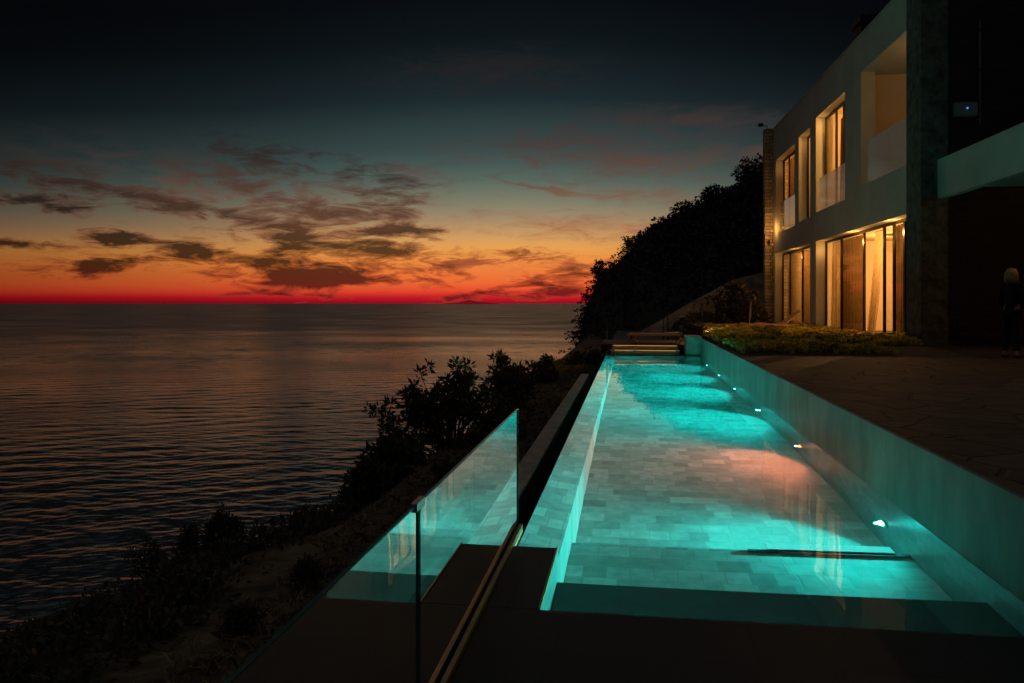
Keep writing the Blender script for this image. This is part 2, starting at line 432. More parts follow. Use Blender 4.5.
def np_mesh(name, verts, faces, mat, parent=None, smooth=False):
    verts = np.asarray(verts, dtype=np.float32); faces = np.asarray(faces, dtype=np.int32)
    k = faces.shape[1]
    me = bpy.data.meshes.new(name)
    me.vertices.add(len(verts)); me.vertices.foreach_set('co', verts.ravel())
    me.loops.add(faces.size); me.loops.foreach_set('vertex_index', faces.ravel())
    me.polygons.add(len(faces))
    me.polygons.foreach_set('loop_start', np.arange(0, faces.size, k, dtype=np.int32))
    me.polygons.foreach_set('loop_total', np.full(len(faces), k, dtype=np.int32))
    if smooth: me.polygons.foreach_set('use_smooth', np.ones(len(faces), dtype=bool))
    me.materials.append(mat)
    me.update(calc_edges=True)
    o = bpy.data.objects.new(name, me); COL.objects.link(o)
    if parent: o.parent = parent
    return o

def grid_faces(nr, nc):
    i = np.arange(nr - 1)[:, None] * nc; j = np.arange(nc - 1)[None, :]
    a = (i + j).ravel()
    return np.stack([a, a + 1, a + nc + 1, a + nc], 1)

def tag(o, label=None, cat=None, group=None, kind=None):
    if label: o['label'] = label
    if cat: o['category'] = cat
    if group: o['group'] = group
    if kind: o['kind'] = kind
    return o

def empty(name, loc=(0, 0, 0), rz=0.0, label=None, cat=None, group=None):
    o = bpy.data.objects.new(name, None); COL.objects.link(o)
    o.empty_display_size = 0.2
    o.location = loc; o.rotation_euler = (0, 0, rz)
    return tag(o, label, cat, group)

def copy_tree(o, parent=None):
    c = o.copy(); COL.objects.link(c)
    if parent: c.parent = parent
    for ch in list(o.children): copy_tree(ch, c)
    return c

def light(name, typ, loc, energy, color, parent=None, **kw):
    d = bpy.data.lights.new(name, typ); d.energy = energy; d.color = color
    for k, v in kw.items(): setattr(d, k, v)
    o = bpy.data.objects.new(name, d); COL.objects.link(o); o.location = loc
    if parent: o.parent = parent
    return o

def leaf_quads(centers, normals_bias, size, aspect=2.2, rng=RNG, dirs=None):
    """leaf shaped (rhombic) quads at centres, random orientation"""
    n = len(centers)
    d = rng.normal(size=(n, 3)) if dirs is None else dirs + rng.normal(size=(n, 3)) * 0.35
    d += normals_bias
    d /= np.linalg.norm(d, axis=1, keepdims=True) + 1e-9
    w = np.cross(d, rng.normal(size=(n, 3)))
    w /= np.linalg.norm(w, axis=1, keepdims=True) + 1e-9
    s = size * rng.uniform(0.6, 1.3, size=(n, 1))
    l = d * s; w = w * s / aspect * 0.5
    a = centers; b = centers + l * 0.45 + w; c = centers + l; e = centers + l * 0.45 - w
    v = np.stack([a, b, c, e], 1).reshape(-1, 3)
    f = np.arange(4 * n).reshape(-1, 4)
    return v, f

# ------------------------------------------------------------------ camera
cam = bpy.data.cameras.new('camera'); co = bpy.data.objects.new('camera', cam); COL.objects.link(co)
CH = 1.6
co.location = (0, 0, CH); co.rotation_euler = (R(90), 0, R(8.43))
cam.lens = 27.98; cam.sensor_width = 36; cam.shift_y = -0.0376
cam.clip_start = 0.05; cam.clip_end = 200000
S.camera = co
CA, SA = math.cos(R(8.43)), math.sin(R(8.43))
def world_at(lateral, depth, z=0.0):
    return Vector((-SA * depth + CA * lateral, CA * depth + SA * lateral, z))

# ------------------------------------------------------------------ sky
def build_world():
    w = bpy.data.worlds.new('World'); S.world = w; w.use_nodes = True
    nt = w.node_tree; nt.nodes.clear()
    out = N(nt, 'ShaderNodeOutputWorld'); bg = N(nt, 'ShaderNodeBackground')
    L(nt, bg.outputs[0], out.inputs[0])
    tc = N(nt, 'ShaderNodeTexCoord'); sx = N(nt, 'ShaderNodeSeparateXYZ')
    L(nt, tc.outputs['Generated'], sx.inputs[0])
    def math_(op, a, b=None, c=None, clamp=False):
        n = N(nt, 'ShaderNodeMath', operation=op); n.use_clamp = clamp
        for i, q in enumerate((a, b, c)):
            if q is None: continue
            if isinstance(q, (int, float)): n.inputs[i].default_value = q
            else: L(nt, q, n.inputs[i])
        return n.outputs[0]
    az = math_('MULTIPLY', math_('ARCTAN2', sx.outputs[0], sx.outputs[1]), 57.29578)
    el = math_('MULTIPLY', math_('ARCSINE', sx.outputs[2]), 57.29578)
    # azimuth fall-off around the sunset
    da = math_('DIVIDE', math_('ADD', az, 8.0), 31.0)
    g = math_('POWER', 2.718, math_('MULTIPLY', math_('MULTIPLY', da, da), -1.0))
    elc = math_('MAXIMUM', el, 0.0)
    eff = math_('MULTIPLY', elc, math_('SUBTRACT', 1.35, math_('MULTIPLY', g, 0.35)))
    t = math_('DIVIDE', eff, 40.0)
    stops = [(0.0, (150, 14, 30)), (0.22, (178, 18, 36)), (0.5, (205, 34, 38)), (0.85, (232, 74, 46)), (1.4, (238, 104, 52)), (2.2, (238, 124, 58)), (3.0, (240, 144, 66)), (3.9, (234, 162, 80)), (4.8, (208, 158, 98)), (6.0, (164, 140, 106)),
             (7.1, (130, 128, 106)), (8.8, (88, 104, 95)), (9.9, (70, 89, 85)), (11, (57, 75, 74)), (14.5, (29, 42, 46)), (16.5, (22, 32, 36)), (18.5, (14, 21, 25)), (21.5, (9, 13, 17)), (25, (14, 18, 22)), (32, (40, 47, 50)), (40, (56, 66, 69))]
    rp = ramp(nt, t, [(e / 40.0, lin(*c)) for e, c in stops])
    back = math_('SMOOTHSTEP', 0, 0) if False else math_('MULTIPLY', math_('MULTIPLY', elc, elc), 1.0 / 700.0, clamp=True)
    mult = math_('MAXIMUM', math_('ADD', math_('MULTIPLY', g, 0.90), 0.10), back)
    # ---- clouds
    cb = N(nt, 'ShaderNodeCombineXYZ'); L(nt, az, cb.inputs[0]); L(nt, el, cb.inputs[1])
    mp = N(nt, 'ShaderNodeMapping'); mp.inputs['Scale'].default_value = (0.20, 0.7, 1); mp.inputs['Rotation'].default_value = (0, 0, R(4))
    L(nt, cb.outputs[0], mp.inputs[0])
    nz = N(nt, 'ShaderNodeTexNoise', i_Scale=1.0, i_Detail=8.0, i_Roughness=0.62); L(nt, mp.outputs[0], nz.inputs['Vector'])
    vm = N(nt, 'ShaderNodeVectorMath', operation='MULTIPLY_ADD')
    sub = N(nt, 'ShaderNodeVectorMath', operation='SUBTRACT'); L(nt, nz.outputs['Color'], sub.inputs[0]); sub.inputs[1].default_value = (0.5, 0.5, 0.5)
    L(nt, sub.outputs[0], vm.inputs[0]); vm.inputs[1].default_value = (6.0, 1.7, 0); L(nt, cb.outputs[0], vm.inputs[2])
    mp2 = N(nt, 'ShaderNodeMapping'); mp2.inputs['Scale'].default_value = (0.34, 1.35, 1); mp2.inputs['Rotation'].default_value = (0, 0, R(5))
    L(nt, cb.outputs[0], mp2.inputs[0])
    nf = N(nt, 'ShaderNodeTexNoise', i_Scale=1.0, i_Detail=9.0, i_Roughness=0.66, i_Distortion=0.55); L(nt, mp2.outputs[0], nf.inputs['Vector'])
    def deg(px, py):
        a = math.degrees(math.atan((px - 512) / 796.0)) - 8.43
        e = math.degrees(math.atan((303 - py) / math.hypot(796, px - 512)))
        return a, e
    def blobs(lst):
        acc = None
        for px, py, wd, ht, tilt, amp in lst:
            a, e = deg(px, py)
            m = N(nt, 'ShaderNodeMapping', vector_type='TEXTURE')
            m.inputs['Location'].default_value = (a, e, 0); m.inputs['Rotation'].default_value = (0, 0, R(tilt))
            m.inputs['Scale'].default_value = (wd * 0.072, ht * 0.072, 1)
            L(nt, vm.outputs[0], m.inputs[0])
            gr = N(nt, 'ShaderNodeTexGradient', gradient_type='QUADRATIC_SPHERE'); L(nt, m.outputs[0], gr.inputs[0])
            o = math_('MULTIPLY', gr.outputs['Fac'], amp)
            acc = o if acc is None else math_('ADD', acc, o)
        return acc
    dark = blobs([(305, 274, 125, 22, 0, 1.75), (335, 279, 85, 14, 2, 1.4), (190, 249, 80, 15, -4, 1.5), (118, 239, 62, 13, -6, 1.6), (275, 259, 80, 13, 0, 1.3),
                  (290, 236, 150, 24, -8, 0.9), (190, 206, 190, 16, -8, 1.0), (388, 196, 80, 40, 8, 0.85), (396, 231, 62, 11, 2, 2.2), (345, 246, 100, 18, 3, 0.95),
                  (20, 244, 70, 10, 0, 1.1), (40, 200, 130, 16, -4, 0.85), (80, 270, 95, 11, 0, 1.0), (262, 158, 110, 34, -14, 0.8), (345, 166, 90, 26, -10, 0.6), (470, 297, 110, 10, 6, 1.1),
                  (560, 278, 95, 22, 10, 0.85), (285, 294, 110, 9, 0, 0.8), (430, 270, 85, 26, 5, 0.7), (480, 72, 160, 36, -2, 0.5), (520, 256, 120, 18, 2, 0.6),
                  (230, 185, 150, 24, -12, 0.7), (330, 212, 130, 24, -6, 0.8), (140, 264, 120, 14, 0, 0.85), (570, 291, 80, 10, 6, 1.0), (400, 250, 90, 18, 6, 0.7), (60, 175, 140, 30, -6, 0.5)])
    fine = math_('MULTIPLY', math_('SUBTRACT', nf.outputs['Fac'], 0.5), 4.4)
    dm = math_('ADD', dark, math_('MULTIPLY', fine, math_('MINIMUM', math_('MULTIPLY', dark, 3.0), 1.0)))
    dmask = ramp(nt, dm, [(0.12, (0, 0, 0, 1)), (0.55, (0.55, 0.55, 0.55, 1)), (1.15, (1, 1, 1, 1))], 'LINEAR')
    pink = blobs([(630, 160, 230, 34, -3, 1.0), (690, 119, 190, 22, -3, 1.1), (548, 189, 95, 4.5, -9, 1.6), (550, 142, 170, 26, 4, 0.6), (590, 226, 190, 20, -3, 0.7), (640, 195, 150, 14, -5, 0.7), (760, 150, 80, 18, -4, 0.7), (490, 68, 190, 36, 3, 0.9), (330, 200, 260, 60, -6, 0.22), (180, 180, 240, 50, -8, 0.2), (420, 175, 60, 12, -6, 0.7), (500, 262, 170, 20, 0, 0.5)])
    pm = math_('MULTIPLY', math_('ADD', pink, math_('MULTIPLY', fine, math_('MINIMUM', math_('MULTIPLY', pink, 2.0), 0.6))), 1.1, clamp=True)
    # general thin streaks near the sunset
    stre = math_('MULTIPLY', math_('SUBTRACT', nf.outputs['Fac'], 0.52), 3.2, clamp=True)
    band = ramp(nt, math_('DIVIDE', elc, 20.0), [(0.0, (0.3, 0.3, 0.3, 1)), (0.15, (0.55, 0.55, 0.55, 1)), (0.5, (0.4, 0.4, 0.4, 1)), (0.9, (0, 0, 0, 1))])
    stm = math_('MULTIPLY', math_('MULTIPLY', stre, band.outputs[0]), g)
    base = N(nt, 'ShaderNodeMix', data_type='RGBA', blend_type='MULTIPLY'); base.inputs['Factor'].default_value = 1
    tint = N(nt, 'ShaderNodeCombineXYZ')
    L(nt, mult, tint.inputs[0])
    L(nt, math_('MULTIPLY', mult, math_('ADD', math_('MULTIPLY', g, 0.18), 0.82)), tint.inputs[1])
    L(nt, math_('MULTIPLY', mult, math_('ADD', math_('MULTIPLY', g, 0.16), 0.84)), tint.inputs[2])
    L(nt, rp.outputs[0], base.inputs[6]); L(nt, tint.outputs[0], base.inputs[7])
    # cloud colours follow the sky behind them
    dcol = ramp(nt, math_('DIVIDE', elc, 20.0), [(0.0, lin(120, 20, 30)), (0.06, lin(82, 26, 22)), (0.14, lin(50, 26, 19)), (0.28, lin(50, 34, 26)), (0.42, lin(56, 45, 40)), (0.7, lin(34, 32, 33)), (1, lin(14, 14, 16))])
    dcm = N(nt, 'ShaderNodeMix', data_type='RGBA', blend_type='MULTIPLY'); dcm.inputs['Factor'].default_value = 1
    L(nt, dcol.outputs[0], dcm.inputs[6]); L(nt, math_('ADD', math_('MULTIPLY', g, 0.8), 0.2), dcm.inputs[7])
    m0 = N(nt, 'ShaderNodeMix', data_type='RGBA'); L(nt, math_('MULTIPLY', stm, 0.6), m0.inputs['Factor']); L(nt, base.outputs[2], m0.inputs[6]); L(nt, dcm.outputs[2], m0.inputs[7])
    m1 = N(nt, 'ShaderNodeMix', data_type='RGBA'); L(nt, math_('MULTIPLY', dmask.outputs[0], 0.9), m1.inputs['Factor']); 
    edge = math_('MULTIPLY', math_('MULTIPLY', dmask.outputs[0], math_('SUBTRACT', 1.0, dmask.outputs[0])), 2.0)
    low = math_('SUBTRACT', 1.0, math_('DIVIDE', elc, 9.0), clamp=True)
    me_ = N(nt, 'ShaderNodeMix', data_type='RGBA'); L(nt, math_('MULTIPLY', math_('MULTIPLY', edge, low), g), me_.inputs['Factor']); L(nt, m0.outputs[2], me_.inputs[6]); me_.inputs[7].default_value = lin(206, 72, 42)
    L(nt, me_.outputs[2], m1.inputs[6]); L(nt, dcm.outputs[2], m1.inputs[7])
    m2 = N(nt, 'ShaderNodeMix', data_type='RGBA'); L(nt, math_('MULTIPLY', pm, 0.75), m2.inputs['Factor']); L(nt, m1.outputs[2], m2.inputs[6])
    pc = ramp(nt, math_('DIVIDE', elc, 20.0), [(0.0, lin(200, 90, 60)), (0.3, lin(158, 96, 66)), (0.42, lin(108, 76, 62)), (0.56, lin(76, 59, 55)), (0.75, lin(43, 41, 43)), (1, lin(20, 20, 24))])
    L(nt, pc.outputs[0], m2.inputs[7])
    L(nt, m2.outputs[2], bg.inputs[0]); bg.inputs[1].default_value = 1.0
    w.cycles.sampling_method = 'MANUAL'; w.cycles.sample_map_resolution = 1024
build_world()

# ------------------------------------------------------------------ sea
SEA_Z = -38.0
def build_sea():
    azs = np.concatenate([np.linspace(-180, -62, 40)[:-1], np.linspace(-62, 14, 430), np.linspace(14, 180, 50)[1:]])
    az = np.radians(azs)
    rr = np.concatenate([np.linspace(22, 80, 40)[:-1], 80 * np.exp(np.linspace(0, math.log(1400 / 80), 1050)), 1400 * np.exp(np.linspace(0, math.log(50), 90)[1:])])
    Rg, A = np.meshgrid(rr, az, indexing='ij')
    X = Rg * np.sin(A); Y = Rg * np.cos(A)
    Z = np.zeros_like(X)
    sp = np.gradient(rr)[:, None]
    rng = np.random.default_rng(5)
    base = math.radians(-16)
    for k in range(84):
        lam = 1.3 * (17 / 1.3) ** rng.random()
        th = base + rng.normal() * 0.42
        amp = 0.0058 * lam ** 0.66 * rng.uniform(0.5, 1.3)
        kk = 2 * math.pi / lam
        damp = np.clip((lam / sp - 2.2) / 3.0, 0, 1)
        ph = kk * (X * math.sin(th) + Y * math.cos(th)) + rng.random() * 6.28
        s = np.sin(ph)
        Z += amp * damp * (s + 0.25 * np.sin(2 * ph + 1.0))
    # long smooth wind slicks calm the ripples
    lat = X * CA + Y * SA; dep = -X * SA + Y * CA
    wob = 60 * np.sin(lat / 130 + 0.7) + 35 * np.sin(lat / 47 + dep / 90) + 22 * np.sin(lat / 23 - dep / 60)
    b1 = np.exp(-(((dep - 560 - 0.75 * lat + wob) / 130) ** 2)); b2 = np.exp(-(((dep - 300 - 0.35 * lat + 0.5 * wob) / 45) ** 2)); b3 = np.exp(-(((dep - 1150 - 1.2 * lat + 2 * wob) / 160) ** 2))
    Z *= 0.62 * (1 - 0.55 * np.clip(b1 + 0.6 * b2 + b3, 0, 1))
    V = np.stack([X, Y, SEA_Z + Z], -1).reshape(-1, 3)
    o = np_mesh('sea', V, grid_faces(len(rr), len(azs))[:, ::-1], M['sea'], smooth=True)
    tag(o, kind='structure')
build_sea()

# ------------------------------------------------------------------ distant island
def island_mat():      # far land, its glowing evening haze painted in as emission
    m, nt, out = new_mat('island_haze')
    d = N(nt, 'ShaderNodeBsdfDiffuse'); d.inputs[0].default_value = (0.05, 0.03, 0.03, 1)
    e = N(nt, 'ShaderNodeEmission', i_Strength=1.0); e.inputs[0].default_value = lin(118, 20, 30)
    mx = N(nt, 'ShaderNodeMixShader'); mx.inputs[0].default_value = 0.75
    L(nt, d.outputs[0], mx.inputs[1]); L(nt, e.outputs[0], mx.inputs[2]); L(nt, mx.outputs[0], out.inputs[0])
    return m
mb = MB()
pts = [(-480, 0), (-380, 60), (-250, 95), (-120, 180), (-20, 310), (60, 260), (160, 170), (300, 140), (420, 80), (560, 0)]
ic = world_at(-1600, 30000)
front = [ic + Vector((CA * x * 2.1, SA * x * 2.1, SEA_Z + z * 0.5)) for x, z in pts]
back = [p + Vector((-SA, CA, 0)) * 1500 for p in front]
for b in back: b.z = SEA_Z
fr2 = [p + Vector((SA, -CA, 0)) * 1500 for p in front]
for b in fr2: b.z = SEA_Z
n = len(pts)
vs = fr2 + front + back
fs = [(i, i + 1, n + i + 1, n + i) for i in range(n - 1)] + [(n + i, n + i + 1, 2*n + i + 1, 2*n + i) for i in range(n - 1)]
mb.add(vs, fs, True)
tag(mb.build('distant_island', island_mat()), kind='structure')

# ------------------------------------------------------------------ cliff ground on the sea side and under the pool
def fbm(x, y, s, o=4):
    return mnoise.fractal(Vector((x * s, y * s, 3.7)), 1.0, 2.0, o)
prof = [(-46, SEA_Z - 2), (-30, -27), (-14, -13.5), (-8, -7.2), (-5.2, -3.6), (-4.2, -2.2), (-3.55, -1.45), (-3.2, -1.0), (-2.95, -0.80), (-2.4, -0.77), (-1.8, -0.74), (-1.35, -0.74), (-1.2, -0.76), (-1.19, -1.9), (30, -1.9)]
ys = np.concatenate([np.linspace(-30, -2, 15), np.linspace(-1.5, 30, 120), np.linspace(31, 90, 40)])
rows = []
px_ = np.array([p[0] for p in prof]); pz_ = np.array([p[1] for p in prof])
xs = np.concatenate([np.linspace(-46, -14, 16), np.linspace(-12, -4.2, 24), np.linspace(-3.9, -1.25, 22), [-1.2, -1.19, 5, 30]])
near_x = np.array([-46, -24, -14, -9.5, -7.5, -5.6, -4.4, -3.6, -3.2, -2.95, -2.4, -1.8, -1.35, -1.2, -1.19, 30]); near_z = np.array([SEA_Z - 2, -25, -11, -4.3, -2.7, -1.75, -1.2, -0.98, -0.92, -0.80, -0.77, -0.74, -0.74, -0.76, -1.9, -1.9])
def ground_z(x, y):
    k = min(1.0, max(0.0, (y - 8.0) / 6.0))
    return float(np.interp(x, near_x, near_z) * (1 - k) + np.interp(x, px_, pz_) * k)
V = []
for y in ys:
    for x in xs:
        z = ground_z(x, y)
        if x < -1.25:
            amp = 0.05 + max(0, -x - 3) * 0.12
            z += fbm(x, y, 0.6) * min(amp, 2.5)
        V.append((x, y, z))
o = np_mesh('cliff_ground', V, grid_faces(len(ys), len(xs)), M['bank'], smooth=True)
tag(o, kind='structure')

# ------------------------------------------------------------------ hill behind (headland)
def build_hill():
    # silhouette control: (lateral tangent, ridge elevation tangent, ridge distance)
    ctl = [(556, 402, 40), (564, 386, 46), (572, 364, 62), (579, 342, 80), (583, 318, 95), (587, 304, 100), (596, 284, 104), (605, 272, 104), (616, 264, 104), (630, 252, 104), (642, 236, 103),
           (660, 225, 100), (685, 216, 96), (715, 203, 90), (740, 188, 86), (752, 180, 84), (765, 172, 82), (800, 140, 80), (900, 95, 78), (1100, 60, 80), (1400, 60, 90)]
    cx = np.array([(c[0] - 512) / 796 for c in ctl]); ce = np.array([(303 - c[1]) / 796 for c in ctl]); cd = np.array([c[2] for c in ctl], float)
    u = np.concatenate([np.linspace(cx[0], (800 - 512) / 796, 150), np.linspace((805 - 512) / 796, cx[-1], 25)])
    ts = np.concatenate([np.linspace(0, 1, 46), np.linspace(1.1, 1.8, 8)])
    V = []
    for a in u:
        e = np.interp(a, cx, ce); d1 = np.interp(a, cx, cd)
        d0 = min(44.0 if a > 0.14 else 38 + (a - cx[0]) * 15, d1 - 6)
        zr = CH + e * d1
        zb = np.interp(a, [cx[0], 0.06, 0.085, 0.13, 0.18, 0.3], [-9, -7, -5, -2.2, 0.0, 0.3])
        zb = min(zb, zr - 0.5)
        for t in ts:
            if t <= 1:
                d = d0 + (d1 - d0) * t
                # bulging slope that never rises above the line of sight to the ridge
                s = t ** 0.85
                z = zb + (zr - zb) * s
                zmax = CH + e * d - 0.04 * (1 - t) * d * 0.2
                z = min(z, zmax)
                z += fbm(a * d, d, 0.14, 5) * 0.8 * math.sin(math.pi * min(t, 1)) * 0.8
            else:
                d = d1 + (t - 1) * 60; z = zr - (t - 1) * 34
            V.append(tuple(world_at(a * d, d, z)))
    V = np.array(V)
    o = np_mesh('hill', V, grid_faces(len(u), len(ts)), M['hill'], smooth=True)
    tag(o, kind='structure')
    # skirt of cliff falling to the sea from the left border
    nt_ = len(ts)
    left = V[:nt_]
    sk = []
    for k, drop in enumerate((0, 0.35, 0.7, 1.0)):
        p = left.copy()
        p[:, 0] -= drop * 9 + RNG.normal(size=nt_) * 0.4 * (k > 0)
        p[:, 2] = left[:, 2] * (1 - drop) + (SEA_Z - 1) * drop
        sk.append(p)
    tag(np_mesh('sea_cliff', np.concatenate(sk), grid_faces(4, nt_), M['hill'], smooth=True), kind='structure')
    # scrub covering
    G = V.reshape(len(u), nt_, 3)
    n = 2600
    ci = RNG.integers(12, len(u) - 1, n); cj = (RNG.random(n) ** 0.6 * 47).astype(int)
    cc = G[ci, cj] + RNG.normal(size=(n, 3)) * 0.5
    allv = []; allf = []; off = 0
    for c, kk in zip(cc, ci):
        edge = 0.55 if kk < 60 else 1.0
        r = RNG.uniform(0.35, 0.95) * edge
        m = int(40 * r / edge)
        d = RNG.normal(size=(m, 3)); d /= np.linalg.norm(d, axis=1, keepdims=True)
        d[:, 2] = np.abs(d[:, 2]) * 0.75
        p = c + d * r * RNG.uniform(0.45, 1.0, size=(m, 1))
        v, f = leaf_quads(p, 0, 0.32 * (0.7 if edge < 1 else 1), 1.5, dirs=d)
        allv.append(v); allf.append(f + off); off += len(v)
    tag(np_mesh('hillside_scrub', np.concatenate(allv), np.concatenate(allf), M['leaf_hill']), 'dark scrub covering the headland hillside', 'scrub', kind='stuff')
    return G, u
HG, HU = build_hill()

def crown_cloud(center, radii, nclump, leaves, leaf, clump_r, rng=RNG):
    allv = []; allf = []; off = 0
    for k in range(nclump):
        d = rng.normal(size=3); d /= np.linalg.norm(d)
        c = np.array(center) + d * np.array(radii) * rng.uniform(0.35, 1.0)
        m = leaves
        dd = rng.normal(size=(m, 3)); dd /= np.linalg.norm(dd, axis=1, keepdims=True)
        p = c + dd * clump_r * rng.uniform(0.2, 1.0, size=(m, 1)) * np.array([1, 1, 0.75])
        v, f = leaf_quads(p, 0, leaf, 2.0, dirs=dd * 0.8 + d * 0.5, rng=rng)
        allv.append(v); allf.append(f + off); off += len(v)
    return np.concatenate(allv), np.concatenate(allf)

# ridge trees
for (px, h, w, lab) in [(598, 3.0, 1.3, 'small dark spiky tree at the cliff top edge of the headland'),
                        (632, 2.6, 2.0, 'dark rounded tree on the headland skyline above the pool end'),
                        (712, 2.6, 2.2, 'low dark tree halfway up the hill skyline left of the house'),
                        (746, 3.2, 2.4, 'rounded dark tree on the hill skyline nearest the house'),
                        (683, 2.2, 2.4, 'wide dark tree at the middle of the hill skyline')]:
    a = (px - 512) / 796
    i = int(np.argmin(np.abs(HU - a)))
    p = HG[i, 44]
    t = empty('hill_tree', tuple(p - np.array([0, 0, 0.3])), 0, lab, 'tree', 'trees on the hill skyline')
    b = MB().tube([(0, 0, 0), (0.1, 0, h * 0.3), (0.15, 0.1, h * 0.75)], [0.14, 0.1, 0.04], 6)
    b.tube([(0.1, 0, h * 0.3), (0.5, 0.1, h * 0.6)], [0.07, 0.03], 5).tube([(0.1, 0, h * 0.35), (-0.4, -0.1, h * 0.65)], [0.07, 0.03], 5)
    b.build('trunk', M['bark'], t)
    v, f = crown_cloud((0.1, 0, h * 0.55), (w * 0.6, w * 0.6, h * 0.42), 36, 22, 0.32, 0.42)
    np_mesh('crown', v, f, M['leaf_far'], t)

# retaining wall at the foot of the hill
def retaining():
    mb = MB()
    prof = [(630, 339, 40), (636, 335, 40), (664, 318.5, 40.7), (691, 302, 41.4), (712, 291, 42), (733, 279.5, 42.5), (765, 272, 43), (830, 266, 44)]
    top = []; bot = []; topb = []
    for px, py, d in prof:
        a = (px - 512) / 796
        top.append(world_at(a * d, d, CH + (303 - py) / 796 * d))
        topb.append(world_at(a * (d + 1.2), d + 1.2, CH + (303 - py) / 796 * d))
        bot.append(world_at(a * (d - 2.0), d - 2.0, 0.0))
    n = len(prof)
    mb.add(bot + top + topb, [(i, i + 1, n + i + 1, n + i) for i in range(n - 1)] + [(n + i, n + i + 1, 2*n + i + 1, 2*n + i) for i in range(n - 1)], False)
    o = mb.build('retaining_wall', M['concrete'])
    tag(o, 'pale sloping concrete retaining wall at the foot of the dark hill', 'retaining wall')
retaining()

# ------------------------------------------------------------------ pool
PX0, PX1, PXI = -0.73, 2.08, -0.46
PY0, PY1 = 4.1, 24.2
FL = -1.4
pool = empty('infinity_pool', (0, 0, 0), 0, 'long narrow infinity pool with glowing turquoise water and tiled floor', 'pool')
mb = MB(); mb.add([(PXI, PY0, FL), (PX1, PY0, FL), (PX1, PY1, FL), (PXI, PY1, FL)], [(0, 1, 2, 3)]); mb.build('pool_floor', M['tile'], pool)
mb = MB()
mb.add([(PX1, PY0, FL), (PX1, PY1, FL), (PX1, PY1, 0.0), (PX1, PY0, 0.0)], [(0, 3, 2, 1)])
mb.build('side_lining', M['tile_dark'], pool)
mb = MB()
mb.add([(PXI, PY1, FL), (PX1, PY1, FL), (PX1, PY1, 0.012), (PXI, PY1, 0.012)], [(0, 1, 2, 3)]); mb.build('end_lining', M['tile_end'], pool)
mb = MB(); mb.add([(PXI, PY0, FL), (PX1, PY0, FL), (PX1, PY0, 0.0), (PXI, PY0, 0.0)], [(1, 0, 3, 2)])
mb.build('end_lining', M['tile_end'], pool)
# overflow rim (left), top is a hair under water
mb = MB()
rp_ = [(PX0, -1.6), (PXI, -1.6), (PXI, -0.17), (PX0, -0.012)]
mb.add([(x, 5.15, z) for x, z in rp_] + [(x, PY1, z) for x, z in rp_], [(0, 1, 2, 3), (7, 6, 5, 4), (1, 5, 6, 2), (2, 6, 7, 3), (3, 7, 4, 0)]); mb.build('overflow_rim', M['tile_rim'], pool)
mb = MB(); mb.box((PXI - 0.002, PY0, -1.6), (PXI, 5.15, -0.004)); mb.build('rim_lining', M['tile_side'], pool)
mb = MB(); mb.box((PXI + 0.002, PY0 + 0.002, FL + 0.002), (PX1 - 0.002, 5.05, -0.5)); mb.build('bench', M['bench_dark'], pool)
mb = MB(); mb.box((PXI + 0.002, 5.052, FL + 0.002), (PX1 - 0.002, 6.35, -1.0)); mb.build('step', M['tile'], pool)
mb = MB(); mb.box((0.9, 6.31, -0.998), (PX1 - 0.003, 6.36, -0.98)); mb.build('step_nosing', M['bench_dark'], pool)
mb = MB(); mb.add([(1.05, 6.364, -0.968), (PX1 - 0.10, 6.364, -0.968), (PX1 - 0.10, 6.50, -0.968), (1.05, 6.50, -0.968), (1.05, 6.364, -1.04), (PX1 - 0.1, 6.364, -1.04), (PX1 - 0.1, 6.50, -1.04), (1.05, 6.50, -1.04)], [(0, 1, 2, 3), (7, 6, 5, 4), (0, 4, 5, 1), (1, 5, 6, 2), (2, 6, 7, 3), (3, 7, 4, 0)]); mb.build('beam_streak', M['streak'], pool)  # pale strip painted where the near lamp's beam grazes the step
# water sheet (L-shaped: the rim part begins at the end of the deck strip)
mb = MB()
mb.add([(PXI, PY0, 0), (PX1, PY0, 0), (PX1, PY1, 0), (PXI, PY1, 0), (PX0 - 0.004, 5.15, 0), (PXI, 5.15, 0), (PX0 - 0.004, PY1, 0)], [(0, 1, 2, 3, 5), (4, 5, 3, 6)])
o = mb.build('pool_water', M['pool_water']); tag(o, kind='structure')

# right boundary wall (upstand to terrace level)
mb = MB(); mb.box((PX1 + 0.004, -3, -1.9), (PX1 + 0.04, PY1 + 0.02, 0.553))
o = mb.build('pool_side_wall', M['pool_wall'], bevel=0.008)
tag(o, 'smooth rendered low wall along the right edge of the pool, lit turquoise', 'wall')

# catch-channel ledge left of the rim
ledge = empty('channel_ledge', (-1.1, 3.0, -1.165), 0)
mb = MB(); mb.box((-0.05, 0.01, -0.7), (0.115, 16.19, 1.018)); mb.build('body', M['bench_dark'], ledge)  # dark colour stands in for the shade down the channel gap
mb = MB()
for k in range(18): mb.box((-0.065, k * 0.9 + 0.004, 1.02), (0.125, k * 0.9 + 0.896, 1.06))
mb.build('stone_cap', M['ledge'], ledge, bevel=0.006)
tag(ledge, 'narrow grey brown stone ledge running outside the infinity edge', 'ledge')
mb = MB(); mb.add([(-1.03, 3.0, -1.2), (PX0, 3.0, -1.2), (PX0, 24.5, -1.2), (-1.03, 24.5, -1.2)], [(0, 1, 2, 3)])
tag(mb.build('overflow_channel', M['deck']), kind='structure')

